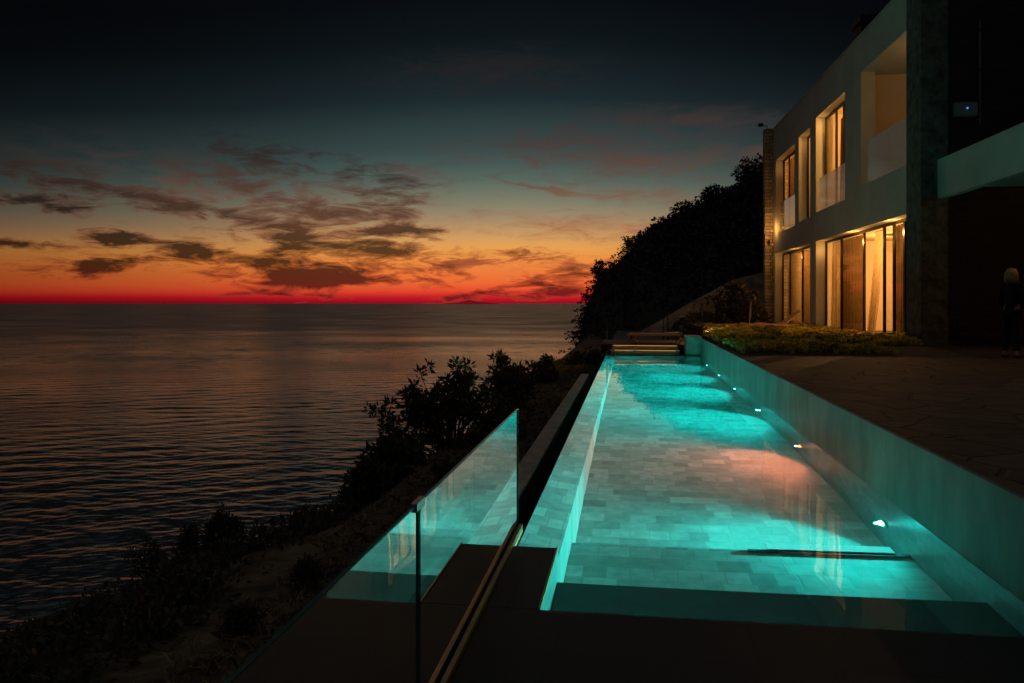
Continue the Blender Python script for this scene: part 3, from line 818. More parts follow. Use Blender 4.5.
# near deck
mb = MB()
mb.box((-0.745, -3.0, -1.5), (PX1, PY0 - 0.004, 0.014))
mb.box((-0.745, PY0 - 0.004, -1.5), (PXI - 0.012, 5.146, 0.014))
o = mb.build('pool_deck', M['deck'], bevel=0.006); tag(o, kind='structure')
mb = MB(); mb.box((PXI - 0.0115, PY0 + 0.002, -0.4), (PXI - 0.0025, 5.148, 0.02))
tag(mb.build('edge_strip', M['bronze']), 'thin bronze edge strip beside the corner of the pool', 'metal trim')

# glass balustrade
bal = empty('glass_balustrade', (-0.78, 2.9, 0), 0, 'frameless glass balustrade reflecting the pool in the left foreground', 'balustrade')
def bl(mb, name, mat, **k):
    o = mb.build(name, mat, bal, **k); o.matrix_parent_inverse = Matrix.Translation((0.78, -2.9, 0)); return o
mb = MB(); mb.box((-0.822, -2.0, -0.12), (-0.795, 5.56, 0.045)); mb.box((-0.772, -2.0, -0.12), (-0.747, 5.56, 0.045)); mb.box((-0.795, -2.0, -0.12), (-0.772, 5.56, -0.06))
bl(mb, 'base_rail', M['bronze'], bevel=0.004)
for y0, y1 in ((2.90, 5.55), (0.10, 2.885)):
    mb = MB()
    mb.add([(-0.783, y0, -0.05), (-0.783, y1, -0.05), (-0.783, y1, 0.85), (-0.783, y0, 0.85)], [(0, 3, 2, 1)])
    p = bl(mb, 'glass_panel', M['rail_glass'])
    mb = MB(); mb.box((-0.789, y0, 0.8505), (-0.777, y1, 0.8555)); mb.box((-0.789, y0, -0.04), (-0.777, y0 + 0.005, 0.85)); mb.box((-0.789, y1 - 0.005, -0.04), (-0.777, y1, 0.85))
    e = mb.build('polished_edge', M['glass_edge'], p)
mb = MB(); mb.box((-0.795, 2.83, 0.83), (-0.771, 2.95, 0.866))
bl(mb, 'joint_clip', M['steel'], bevel=0.004)

# pool lights ---------------------------------------------------------------
def pool_light(y, red, label):
    t = empty('pool_light', (PX1 - 0.002, y, -0.82), 0, label, 'pool light', 'underwater lights along the right pool wall')
    rot = Matrix.Rotation(R(-90), 4, 'Y')
    MB().lathe([(0.052, 0.001), (0.088, 0.001), (0.088, 0.014), (0.080, 0.022), (0.052, 0.018)], 20, rot).build('bezel', M['steel'], t)
    MB().lathe([(0.050, 0.0), (0.050, 0.016), (0.044, 0.036), (0.030, 0.050), (0.010, 0.056)], 18, rot).build('lens', M['lens_red'] if red else M['lens_teal'], t)
    col = (1.0, 0.26, 0.12) if red else (0.006, 0.94, 0.84)
    l = light('lamp', 'SPOT', (-0.066, 0, 0.0), 260 if red else (900 if y > 12 else 680), col, t, spot_size=R(152), spot_blend=1.0, shadow_soft_size=0.012)
    l.rotation_euler = (0, R(82), R(22) if y < 8 else R(24) if y < 14 else R(8))
    light('scatter_fill', 'POINT', (-0.45, 0, 0.0), 5 if red else 10, col, t, shadow_soft_size=0.0)  # added sourceless fill off the wall, stands for light scattered in the water
    return t
PLY = [6.95, 10.15, 13.2, 16.2, 19.0, 21.9]
labs = ['nearest underwater pool light, large bright turquoise spot by the pool step', 'orange red underwater pool light, the only warm one in the wall',
        'turquoise underwater pool light just beyond the orange red one', 'turquoise underwater pool light second beyond the orange red one',
        'small turquoise pool light, second from the far end of the pool', 'farthest underwater pool light, tiny spot beside the far pool end']
for y, lb in zip(PLY, labs):
    pool_light(y, y == PLY[1], lb)

# ------------------------------------------------------------------ terrace, far deck, bed
TZ = 0.55
mb = MB(); mb.box((PX1 + 0.042, -4, -1.5), (24, 21.0, TZ)); o = mb.build('terrace', M['paving']); tag(o, kind='structure')
mb = MB(); mb.box((PX1 + 0.042, 21.0, -1.5), (24, 46, TZ - 0.004)); o = mb.build('house_ground', M['soil']); tag(o, kind='structure')
mb = MB(); mb.box((-0.745, PY1 + 0.004, -1.5), (PX1 + 0.04, 46, 0.03)); o = mb.build('far_deck', M['deck']); tag(o, kind='structure')

# wooden steps at the far end
st = empty('wooden_steps', (0.5, 24.45, 0.03), 0, 'low weathered wooden steps across the far end of the pool', 'steps')
def part(mb, name, mat, parent, **k):
    return mb.build(name, mat, parent, **k)
for y0, z0, z1, x0, x1 in ((0.0, 0.0, 0.13, -1.08, 0.98), (0.3, 0.15, 0.26, -1.04, 0.94)):
    mb = MB(); mb.box((x0, y0, z0), (x1, y0 + 0.04, z1)); part(mb, 'riser', M['wood'], st, bevel=0.006)
    mb = MB()
    for k in range(3): mb.box((x0 - 0.02, y0 + 0.045 + k * 0.1, z1 - 0.035), (x1 + 0.02, y0 + 0.14 + k * 0.1, z1))
    part(mb, 'tread', M['wood'], st, bevel=0.004)
for x in (-1.0, -0.35, 0.9):
    mb = MB(); mb.box((x - 0.04, -0.03, 0), (x + 0.04, -0.002, 0.21)); part(mb, 'post', M['wood'], st, bevel=0.004)

strip_mat = emission('step_fill', (1.0, 0.45, 0.13), 0.9)  # added emitter to warm the wood, the steps have no such lamp
for y0, z1, x0, x1 in ((0.0, 0.13, -1.08, 0.98), (0.3, 0.26, -1.04, 0.94)):
    mb = MB(); mb.box((x0 + 0.03, y0 - 0.018, z1 + 0.002), (x1 - 0.03, y0 - 0.004, z1 + 0.010)); part(mb, 'warm_fill_strip', strip_mat, st)
def make_lounger(loc, rz, label, back, length=1.95):
    t = empty('sun_lounger', loc, rz, label, 'sun lounger')
    mb = MB()
    for s in (-0.33, 0.33): mb.box((-length/2, s - 0.03, 0.22), (length/2, s + 0.03, 0.28))
    mb.box((-length/2, -0.3, 0.22), (-length/2 + 0.05, 0.3, 0.28)); mb.box((length/2 - 0.05, -0.3, 0.22), (length/2, 0.3, 0.28))
    part(mb, 'frame', M['wood'], t, bevel=0.006)
    mb = MB(); x = -length/2 + 0.07
    xe = length/2 - 0.75
    while x < xe:
        mb.box((x, -0.30, 0.283), (x + 0.07, 0.30, 0.303)); x += 0.085
    part(mb, 'seat_slats', M['wood'], t, bevel=0.003)
    rot = Matrix.Translation((xe, 0, 0.30)) @ Matrix.Rotation(-R(back), 4, 'Y')
    mb = MB()
    for s in (-0.28, 0.28): mb.box((0, s - 0.025, -0.03), (0.74, s + 0.025, 0.0), rot)
    x = 0.02
    while x < 0.72:
        mb.box((x, -0.30, 0.003), (x + 0.07, 0.30, 0.022), rot); x += 0.085
    bk = part(mb, 'backrest', M['wood'], t, bevel=0.003)
    if back > 10:
        top = rot @ Vector((0.45, 0, -0.02))
        for s in (-0.22, 0.22):
            mb = MB().tube([(top.x, s, top.z), (top.x + 0.22, s, 0.26)], 0.014, 6); part(mb, 'strut', M['wood'], bk)
    for x in (-length/2 + 0.18, length/2 - 0.2):
        for s in (-0.30, 0.30):
            mb = MB(); mb.tube([(x - 0.12, s, 0.0), (x + 0.10, s, 0.25)], 0.026, 6)
            mb.tube([(x + 0.12, s + 0.001, 0.0), (x - 0.10, s + 0.001, 0.25)], 0.026, 6)
            part(mb, 'leg', M['wood'], t)
    return t
make_lounger(tuple(world_at(4.75, 26.0, 0.31)) , R(6), 'flat wooden sun lounger on the deck behind the far pool end', 2, 1.95)
mb = MB(); mb.box((-0.9, 25.3, 0.03), (2.0, 28.5, 0.30)); o = mb.build('upper_deck', M['wood_dark']); tag(o, kind='structure')
make_lounger(tuple(world_at(9.45, 28.7, TZ)), R(6), 'wooden sun lounger with raised backrest in front of the house window', 38, 2.1)
pl = empty('wooden_platform', tuple(world_at(8.75, 32.0, TZ)), R(4), 'low wooden platform bench beyond the ground cover bed', 'platform')
mb = MB()
for k in range(6): mb.box((-1.15, -0.4 + k * 0.13, 0.16), (1.15, -0.285 + k * 0.13, 0.20))
part(mb, 'top_boards', M['wood'], pl, bevel=0.004)
for s in (-1.0, 1.0):
    mb = MB(); mb.box((s - 0.05, -0.36, 0), (s + 0.05, 0.34, 0.157)); part(mb, 'support', M['wood'], pl, bevel=0.004)
mb = MB(); mb.box((-1.13, -0.42, 0.03), (1.13, -0.402, 0.155)); part(mb, 'fascia_board', M['wood'], pl)

# stone planter block between steps and side wall
mb = MB(); mb.box((1.66, 24.22, 0.03), (2.05, 25.25, 0.62)); mb.box((2.05, 24.235, 0.03), (2.118, 25.25, 0.60))
tag(mb.build('planter_block', M['ledge'], bevel=0.015), 'dark stone planter block between wooden steps and the low wall', 'planter')

# ground cover bed with grass tufts
def grass(name, regions, mat, tufts, blades, h, label, cat, kind='stuff', zf=None):
    vs = []
    cx = []
    for (x0, x1, y0, y1) in regions:
        pass
    tot = sum((r[1]-r[0])*(r[3]-r[2]) for r in regions)
    P = []
    for r in regions:
        n = int(tufts * (r[1]-r[0])*(r[3]-r[2]) / tot)
        P.append(np.stack([RNG.uniform(r[0], r[1], n), RNG.uniform(r[2], r[3], n)], 1))
    P = np.concatenate(P)
    Z = np.array([zf(x, y) for x, y in P])
    n = len(P)
    base = np.repeat(np.column_stack([P, Z]), blades, 0)
    m = len(base)
    lean = np.repeat(RNG.normal(size=(n, 2)) * 0.25, blades, 0) + RNG.normal(size=(m, 2)) * 0.75
    hh = h * RNG.uniform(0.5, 1.2, size=(m, 1)) * np.repeat(RNG.uniform(0.7, 1.2, (n, 1)), blades, 0)
    base[:, :2] += RNG.normal(size=(m, 2)) * 0.03
    side = RNG.normal(size=(m, 2)); side /= np.linalg.norm(side, axis=1, keepdims=True)
    w = 0.008 + 0.05 * h * 0.35
    sv = np.column_stack([side * w, np.zeros(m)])
    mid = base + np.column_stack([lean * hh * 0.35, hh * 0.75]); tip = base + np.column_stack([lean * hh * 1.0, hh * 0.72])
    V = np.stack([base - sv, base + sv, mid + sv * 0.8, tip, mid - sv * 0.8], 1).reshape(-1, 3)
    F = np.arange(5 * m).reshape(-1, 5)
    o = np_mesh(name, V, F, mat)
    tag(o, label, cat, kind=kind)
    return o
def moundz(x, y):
    v = mnoise.noise(Vector((x * 1.1, y * 0.8, 1.3))) + 0.5 * mnoise.noise(Vector((x * 2.3, y * 1.9, 5.3)))
    e = min(1.0, (x - 2.25) / 0.35, (y - 16.8) / 0.5, max((y - 20.4) / 0.5, (5.4 - x) / 0.4))
    return TZ + max(0.0, e) * (0.07 + 0.22 * max(-0.25, v))
bx = np.linspace(2.25, 7.05, 40); by = np.linspace(16.4, 33.5, 110)
V = [(x, y, moundz(x, y) + 0.003) for y in by for x in bx]
tag(np_mesh('planting_bed', V, grid_faces(len(by), len(bx)), M['soil'], smooth=True), kind='structure')
grass('ground_cover', [(2.3, 5.3, 17.0, 20.5), (2.3, 7.0, 20.5, 33.4)], M['leaf_warm'], 8500, 14, 0.12, 'mounded yellow green grass ground cover in front of the house', 'ground cover', zf=moundz)

def bankz(x, y):
    return ground_z(x, y) + (fbm(x, y, 0.6) * min(0.05 + max(0, -x - 3) * 0.12, 2.5))
grass('dry_grass', [(-3.1, -1.3, 1.0, 12), (-3.1, -1.3, 12, 34)], M['leaf_dry'], 3200, 8, 0.085, 'short dry brown grass on the bank outside the glass', 'grass', zf=bankz)

# hedge along the bank edge
def hedge():
    allv = []; allf = []; off = 0
    y = 0.5
    for k in range(1700):
        y = RNG.uniform(1.5, 14) if k < 1250 else RNG.uniform(14, 36)
        wid = np.interp(y, [0, 5, 8, 11, 14, 36], [5.0, 5.2, 5.0, 3.6, 1.2, 0.5])
        x = -3.42 - RNG.random() * wid
        z = ground_z(x, y) + RNG.uniform(-0.12, 0.10) + (-0.12 if x > -3.5 else 0.0)
        m = 90
        d = RNG.normal(size=(m, 3)); d /= np.linalg.norm(d, axis=1, keepdims=True)
        p = np.array([x, y, z]) + d * RNG.uniform(0.05, 0.24, (m, 1))
        v, f = leaf_quads(p, 0, 0.075, 1.8, dirs=d)
        allv.append(v); allf.append(f + off); off += len(v)
    tag(np_mesh('bank_hedge', np.concatenate(allv), np.concatenate(allf), M['leaf_dark']), 'dark low shrubbery along the edge of the sea bank', 'shrubbery', kind='stuff')
hedge()

# individual shrubs
def shrub(name, base, height, width, label, seed, branches=22, tuft=34, leaf=0.085, lean=(0, 0), tuft_r=0.10, shape='fan', extra=0, group=None):
    rng = np.random.default_rng(seed)
    t = empty(name, base, 0, label, 'shrub', group)
    mb = MB(); tips = []
    for k in range(branches):
        an = rng.uniform(0, 2 * math.pi)
        rad = math.sqrt(rng.random()) * width * 0.5
        if shape == 'round':
            hz = height * rng.uniform(0.12, 1.0); rad = width * 0.5 * math.sqrt(max(0.02, 1 - (2 * hz / height - 1) ** 2)) * rng.uniform(0.5, 1)
        elif shape == 'column':
            hz = height * rng.uniform(0.2, 1.0); rad *= 0.9 * (1 - 0.5 * hz / height)
        else:
            hz = height * (1 - 0.45 * (2 * rad / width) ** 2) * rng.uniform(0.55, 1.0)
        end = np.array([math.cos(an) * rad + lean[0] * hz, math.sin(an) * rad + lean[1] * hz, hz])
        mid = end * np.array([0.35, 0.35, 0.55]) + rng.normal(size=3) * 0.05
        r0 = 0.012 + 0.006 * height
        mb.tube([(0, 0, 0), tuple(mid), tuple(end)], [r0, r0 * 0.6, 0.004], 5)
        tips.append(end)
        for q in range(2 + extra):
            s = rng.uniform(0.35, 0.95); p0 = mid + (end - mid) * s
            e2 = p0 + rng.normal(size=3) * np.array([0.14, 0.14, 0.10]) * (width * 0.6) + np.array([0, 0, 0.06])
            mb.tube([tuple(p0), tuple(e2)], [r0 * 0.4, 0.003], 4); tips.append(e2)
    mb.build('stems', M['bark'], t)
    allv = []; allf = []; off = 0
    for e in tips:
        m = tuft
        d = rng.normal(size=(m, 3)); d[:, 2] += 0.35; d /= np.linalg.norm(d, axis=1, keepdims=True)
        p = e + d * tuft_r * rng.uniform(0.05, 0.7, (m, 1)) - np.array([0, 0, tuft_r * 0.4])
        v, f = leaf_quads(p, 0, leaf, 2.6, dirs=d, rng=rng)
        allv.append(v); allf.append(f + off); off += len(v)
    np_mesh('foliage', np.concatenate(allv), np.concatenate(allf), M['leaf_dark'], t)
    return t
def on_ray(px, depth):      # plan position of a bearing read off the photo
    return world_at((px - 512) / 796 * depth, depth)
def sh(px, py_base, py_top, depth, wpx, label, seed, **k):
    p = on_ray(px, depth)
    z0 = CH + (303 - py_base) / 796 * depth; z1 = CH + (303 - py_top) / 796 * depth
    shrub('shrub', (p.x, p.y, z0), z1 - z0, wpx / 796 * depth, label, seed, **k)
sh(452, 482, 358, 13.6, 150, 'large leafy shrub with upright rosette branches against the sea', 21, branches=46, tuft=26, leaf=0.12, tuft_r=0.13, extra=2)
sh(505, 425, 352, 18.0, 60, 'thinner leafy shrub right behind the large shrub by the glass end', 22, branches=26, tuft=32, leaf=0.13, tuft_r=0.15, extra=1)
sh(540, 405, 352, 24.0, 46, 'small upright shrub between the ledge and the headland cliff', 23, branches=22, tuft=30, leaf=0.15, tuft_r=0.18, extra=1)
sh(372, 520, 462, 11.0, 60, 'rounded dark shrub at the lower left foot of the large shrub', 24, branches=44, tuft=40, leaf=0.09, tuft_r=0.12, shape='round')
sh(398, 500, 440, 12.0, 66, 'dense dark shrub tucked under the left branches of the large shrub', 29, branches=44, tuft=40, leaf=0.09, tuft_r=0.12, shape='round')
sh(222, 572, 514, 10.5, 44, 'round ball shaped shrub standing dark against the lower left sea', 25, branches=50, tuft=34, leaf=0.05, tuft_r=0.09, shape='round')
sh(188, 585, 528, 10.2, 28, 'narrow upright shrub just left of the round ball shaped shrub', 26, branches=34, tuft=30, leaf=0.05, tuft_r=0.08, shape='column')
sh(148, 582, 532, 9.8, 34, 'sparse twiggy shrub leftmost in the row above the sea', 27, branches=14, tuft=16, leaf=0.05, tuft_r=0.08)
sh(306, 536, 506, 11.0, 38, 'small sparse shrub on the bank edge right of the ball shrub', 28, branches=18, tuft=18, leaf=0.05, tuft_r=0.08)
for px, py0, py1, d, w, sd, lb in ((243, 646, 618, 5.7, 34, 31, 'low dark plant on the dry bank nearest the camera'), (306, 592, 562, 6.7, 28, 32, 'low dark plant on the dry bank beside the lower glass edge'), (444, 487, 462, 10.4, 30, 33, 'wispy grassy plant at the bank just left of the glass top')):
    p = on_ray(px, d); z0 = bankz(p.x, p.y) - 0.02
    shrub('bank_plant', (p.x, p.y, z0), (py0 - py1) / 796 * d, w / 796 * d, lb, sd, branches=20, tuft=16, leaf=0.05, tuft_r=0.05)
# shrubs by the retaining wall and the planter
sh(738, 334, 284, 37.0, 56, 'dark rounded shrub before the pale retaining wall beside the house', 41, branches=50, tuft=30, leaf=0.20, tuft_r=0.25, shape='round')
sh(706, 336, 313, 36.0, 56, 'low dark spreading shrub left of the rounded one before the retaining wall', 42, branches=40, tuft=30, leaf=0.18, tuft_r=0.22, shape='round')
sh(588, 385, 350, 30.0, 44, 'dark shrub on the slope directly left of the far pool corner', 43, branches=40, tuft=30, leaf=0.16, tuft_r=0.2, shape='round')
sh(694, 338, 325, 24.9, 26, 'small plant growing in the dark stone planter block', 44, branches=20, tuft=26, leaf=0.11, tuft_r=0.1)

# slender posts
def post(px, d, z0, h, label, r=0.022):
    p = on_ray(px, d)
    t = empty('thin_post', (p.x, p.y, z0), 0, label, 'post', 'thin posts beyond the pool')
    MB().tube([(0, 0, 0), (0, 0, h)], r, 8).build('shaft', M['post_metal'], t)
    MB().lathe([(r * 1.5, h), (r * 1.5, h + 0.03), (r * 0.5, h + 0.045)], 10).build('cap', M['post_metal'], t)
post(663.5, 31, 0.03, 0.95, 'thin dark post, leftmost of four behind the far lounger')
post(668, 31, 0.03, 1.15, 'taller thin dark post, second from left of four behind the lounger', 0.03)
post(694, 33, 0.55, 0.95, 'thin dark post, third from left of four beyond the pool')
post(702, 33, 0.55, 1.0, 'thick dark post, rightmost of four beyond the pool', 0.04)
p = on_ray(749, 32.5)
t = empty('closed_parasol', (p.x, p.y, TZ), 0, 'slim pale closed parasol leaning beside the dark shrub near the house', 'parasol')
MB().tube([(0, 0, 0), (0.04, 0, 0.6)], 0.016, 8).build('pole', M['pale_metal'], t)
MB().tube([(0.03, 0, 0.35), (0.04, 0, 0.5), (0.06, 0, 0.9), (0.09, 0, 1.12)], [0.035, 0.055, 0.04, 0.012], 10).build('canopy', cloth_mat('parasol_cloth', (0.5, 0.46, 0.4), 0.2), t)
# far glass panel
fg = empty('glass_screen', (-0.72, 24.5, 0.03), R(0), 'small glass screen at the far left corner of the pool', 'glass screen')
mb = MB(); mb.add([(0, 0, 0.05), (0.0, 1.9, 0.05), (0.0, 1.9, 1.05), (0, 0, 1.05)], [(0, 1, 2, 3)]); part(mb, 'glass_panel', M['milk_glass'], fg)
mb = MB(); mb.box((-0.02, 0, 0), (0.02, 1.9, 0.048)); part(mb, 'base_rail', M['bronze'], fg)
# garden lamp
p = on_ray(700.5, 26.8)
t = empty('garden_lamp', (p.x, p.y, TZ + 0.1), 0, 'tiny lit garden lamp at the left corner of the ground cover', 'lamp')
MB().tube([(0, 0, -0.1), (0, 0, 0.12)], 0.012, 8).build('stake', M['dark_metal'], t)
MB().sphere((0, 0, 0.155), 0.032).build('bulb', M['garden_bulb'], t)
light('lamp', 'POINT', (0, -0.08, 0.2), 55, (1.0, 0.55, 0.22), t, shadow_soft_size=0.04)

# ------------------------------------------------------------------ villa
HR = R(1.27)
villa = empty('villa', (7.22, 22.2, TZ), HR, 'modern two storey villa with lit windows and stone clad end wall', 'house')
VM = Matrix.Translation((7.22, 22.2, TZ)) @ Matrix.Rotation(HR, 4, 'Z')
def V_(x, y, z): return VM @ Vector((x, y, z))
LEN = 17.55; HT = 9.4; TH = 0.42
OPEN = {'F': (0.0, 9.5, 0.0, 3.4), 'E': (10.4, 17.2, 0.0, 3.4), 'A': (0.0, 3.97, 4.70, 8.25), 'B': (5.7, 9.5, 4.5, 8.1), 'C': (10.4, 12.3, 4.42, 7.95), 'D': (13.0, 17.0, 4.35, 7.82)}
def wall_openings(opens, s0, s1, z0, z1, x0, x1):
    mb = MB()
    ss = sorted({s0, s1, *[o[0] for o in opens], *[o[1] for o in opens]}); zs = sorted({z0, z1, *[o[2] for o in opens], *[o[3] for o in opens]})
    def solid(i, j):
        if i < 0 or j < 0 or i >= len(ss) - 1 or j >= len(zs) - 1: return False
        sm = (ss[i] + ss[i+1]) / 2; zm = (zs[j] + zs[j+1]) / 2
        return not any(o[0] < sm < o[1] and o[2] < zm < o[3] for o in opens)
    for i in range(len(ss) - 1):
        for j in range(len(zs) - 1):
            if not solid(i, j): continue
            a, b, c, d = ss[i], ss[i+1], zs[j], zs[j+1]
            mb.add([(x0, a, c), (x0, b, c), (x0, b, d), (x0, a, d)], [(0, 3, 2, 1)])
            mb.add([(x1, a, c), (x1, b, c), (x1, b, d), (x1, a, d)], [(0, 1, 2, 3)])
            for di, dj, q in ((-1, 0, [(x0, a, c), (x1, a, c), (x1, a, d), (x0, a, d)]), (1, 0, [(x0, b, c), (x0, b, d), (x1, b, d), (x1, b, c)]),
                              (0, -1, [(x0, a, c), (x0, b, c), (x1, b, c), (x1, a, c)]), (0, 1, [(x0, a, d), (x1, a, d), (x1, b, d), (x0, b, d)])):
                if not solid(i + di, j + dj): mb.add(q, [(0, 1, 2, 3)])
    return mb
part(wall_openings(list(OPEN.values()), 0.0, LEN, 0.0, HT, 0.0, TH), 'facade_wall', M['plaster'], villa)
mb = MB(); mb.box((-0.04, -1.0, 0), (0.6, -0.002, 12.0)); part(mb, 'stone_pier', M['stone'], villa)
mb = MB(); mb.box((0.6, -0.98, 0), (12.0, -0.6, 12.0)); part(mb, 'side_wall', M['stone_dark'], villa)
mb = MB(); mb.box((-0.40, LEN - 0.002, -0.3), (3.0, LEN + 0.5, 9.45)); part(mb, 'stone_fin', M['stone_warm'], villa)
# slabs and rooms
mb = MB()
mb.box((TH + 0.002, -0.55, 3.42), (8, LEN - 0.01, 4.30)); part(mb, 'floor_slab', M['room'], villa)
mb = MB(); mb.box((TH + 0.002, -0.55, 8.30), (8, LEN - 0.01, 8.9)); part(mb, 'roof_slab', M['room'], villa)
mb = MB(); mb.box((TH + 0.002, -0.55, -0.2), (8, LEN - 0.01, -0.001)); part(mb, 'ground_floor', M['wood_dark'], villa)
mb = MB()
mb.box((5.0, -0.55, 0.0), (5.15, LEN - 0.01, 3.418)); mb.box((4.4, -0.55, 4.302), (4.55, LEN - 0.01, 8.298))
mb.box((TH + 0.1, 9.85, 0.0), (4.998, 10.05, 3.418))
for y in (4.5, 9.85, 12.55): mb.box((TH + 0.002, y, 4.302), (4.398, y + 0.15, 8.298))
part(mb, 'interior_wall', M['room'], villa)

def window(key, x, mull, rail=None, zt=None):
    s0, s1, z0, z1 = OPEN[key]
    mb = MB(); w = 0.055; d = 0.07
    mb.box((x, s0, z1 - 0.09), (x + d, s1, z1)); mb.box((x, s0, z0), (x + d, s1, z0 + 0.05))
    for s in [s0 + w] + list(mull) + [s1 - w]:
        mb.box((x + 0.003, s - w, z0 + 0.05), (x + d - 0.003, s + w, z1 - 0.09))
    f = part(mb, 'window', M['dark_metal'], villa)
    return f
def pane(f, x, key, a, b):
    s0, s1, z0, z1 = OPEN[key]
    mb = MB(); mb.add([(x + 0.035, a, z0 + 0.05), (x + 0.035, b, z0 + 0.05), (x + 0.035, b, z1 - 0.09), (x + 0.035, a, z1 - 0.09)], [(0, 3, 2, 1)])
    part(mb, 'pane', M['pane'], f)
XW = TH - 0.09
f = window('F', XW, [1.27, 2.1, 2.93, 4.85, 7.4])
for a, b in ((0.11, 1.21), (1.33, 2.04), (2.16, 2.87), (4.91, 7.34), (7.46, 9.39)): pane(f, XW, 'F', a, b)
f = window('E', XW, [13.2, 15.6])
for a, b in ((10.51, 13.14), (13.26, 15.54), (15.66, 17.09)): pane(f, XW, 'E', a, b)
f = window('B', XW, [7.1, 8.05])
for a, b in ((5.81, 7.04), (8.11, 9.39)): pane(f, XW, 'B', a, b)
f = window('C', XW, [11.0]); pane(f, XW, 'C', 11.06, 12.19); pane(f, XW, 'C', 10.51, 10.94)
f = window('D', XW, [14.6, 15.8])
for a, b in ((13.11, 14.54), (14.66, 15.74), (15.86, 16.89)): pane(f, XW, 'D', a, b)
# loggia A is open; back wall of the loggia
mb = MB(); mb.box((2.6, -0.54, 4.302), (2.7, 4.498, 8.298)); part(mb, 'loggia_wall', M['room'], villa)
# balcony glass
def bglass(key, a, b, h):
    z0 = OPEN[key][2]
    mb = MB(); mb.add([(0.05, a, z0 + 0.02), (0.05, b, z0 + 0.02), (0.05, b, z0 + h), (0.05, a, z0 + h)], [(0, 3, 2, 1)])
    o = part(mb, 'balcony_glass', M['milk_glass'], villa)
    mb = MB(); mb.box((0.035, a, z0 + 0.001), (0.065, b, z0 + 0.019)); part(mb, 'clamp_rail', M['steel'], o)
bglass('A', 0.03, 1.55, 1.3); bglass('A', 1.58, 3.45, 1.3); bglass('B', 5.75, 9.2, 1.25); bglass('D', 13.05, 16.2, 1.35)
# parapet coping and roof structures
mb = MB(); mb.box((-0.03, -0.001, HT + 0.001), (TH + 0.05, LEN - 0.003, HT + 0.05)); part(mb, 'parapet_coping', M['plaster'], villa)
# canopy slab by the side wall
mb = MB()
mb.box((0.35, -11.5, 4.50), (11.0, -0.985, 4.62))
mb.box((0.35, -11.5, 3.65), (0.55, -0.985, 4.498)); mb.box((0.552, -11.5, 3.85), (11.0, -11.3, 4.498))
part(mb, 'canopy_slab', M['plaster'], villa)
mb = MB(); mb.box((0.552, -11.29, 3.93), (11.0, -0.99, 3.99)); part(mb, 'canopy_soffit', M['room'], villa)
# roof cowl
t = empty('roof_cowl', tuple(V_(0.18, 4.35, HT + 0.052)), HR, 'dark boxy roof cowl standing above the villa parapet', 'roof vent')
mb = MB(); mb.box((-0.17, -0.40, 0), (0.22, 0.40, 0.34)); part(mb, 'shaft', M['dark_metal'], t)
mb = MB(); mb.box((-0.26, -0.60, 0.39), (0.32, 0.60, 0.56)); part(mb, 'cap', M['dark_metal'], t, bevel=0.02)
for sx_ in (-0.13, 0.17):
    for sy_ in (-0.36, 0.36):
        mb = MB(); mb.box((sx_ - 0.02, sy_ - 0.02, 0.34), (sx_ + 0.02, sy_ + 0.02, 0.39)); part(mb, 'foot', M['dark_metal'], t)
# flood light on the far fin
t = empty('flood_light', tuple(V_(-0.25, LEN + 0.25, 9.45)), HR, 'small dark flood light on a bracket at the far roof corner', 'flood light')
MB().tube([(0, 0, 0), (0, 0, 0.18), (-0.2, 0, 0.22)], 0.02, 6).build('bracket', M['dark_metal'], t)
mb = MB(); mb.box((-0.42, -0.12, 0.18), (-0.2, 0.12, 0.30)); part(mb, 'head', M['dark_metal'], t, bevel=0.01)
# wall unit with blue LED and pipe
t = empty('alarm_box', tuple(V_(0.99, -0.985, 5.85)), HR, 'dark alarm box with a blue light on the stone wall', 'alarm box')
mb = MB(); mb.box((-0.27, -0.12, -0.17), (0.27, -0.002, 0.17)); part(mb, 'case', noisy('alarm_case', (0.16, 0.19, 0.18), (0.22, 0.25, 0.24), rough=0.4, bump=0), t, bevel=0.02)
MB().sphere((0.02, -0.125, 0.02), 0.024).build('blue_led', M['blue_led'], t)
t = empty('wall_pipe', tuple(V_(1.33, -1.03, 5.5)), HR, 'thin vertical pipe on the dark stone side wall', 'pipe')
MB().tube([(0, 0, 0), (0, 0, 2.55)], 0.022, 8).build('pipe_run', noisy('pipe_metal', (0.16, 0.12, 0.08), (0.22, 0.17, 0.12), rough=0.5, bump=0), t)
for z in (0.3, 1.3, 2.3):
    mb = MB(); mb.box((-0.03, -0.025, z), (0.03, 0.045, z + 0.03)); part(mb, 'clip', M['dark_metal'], t)

# curtains: pleated cloths hanging behind the windows
def curtain(key, a, b, x, mat, label, amp=0.09, pleats=None, sweep=0.0, gather=None):
    s0, s1, z0, z1 = OPEN[key]
    pleats = pleats or max(3, int(abs(b - a) / 0.30))
    nc = pleats * 8; nr = 14
    org = V_(x, a, z0)
    t = empty('curtain', tuple(org), HR, label, 'curtain', 'curtains behind the villa windows')
    vs = []
    for j in range(nr):
        q = j / (nr - 1)
        for i in range(nc):
            u = i / (nc - 1)
            y = (b - a) * u
            if gather: y = y * (1 - gather * (1 - q) * 0.8) + sweep * (1 - q) ** 1.5
            xx = amp * math.sin(u * pleats * 2 * math.pi + 0.6 * math.sin(3 * q + u * 5)) * (0.6 + 0.4 * (1 - q))
            vs.append((xx + (0.35 * (1 - q) ** 1.3 * (-1) if gather else 0), y, 0.03 + q * (z1 - z0 - 0.12)))
    mb = MB(); mb.add(vs, [tuple(f) for f in grid_faces(nr, nc)], True); mb.build('cloth', mat, t)
    MB().tube([(0, -0.05, z1 - z0 - 0.07), (0, b - a + 0.05, z1 - z0 - 0.07)], 0.012, 6).build('rod', M['dark_metal'], t)
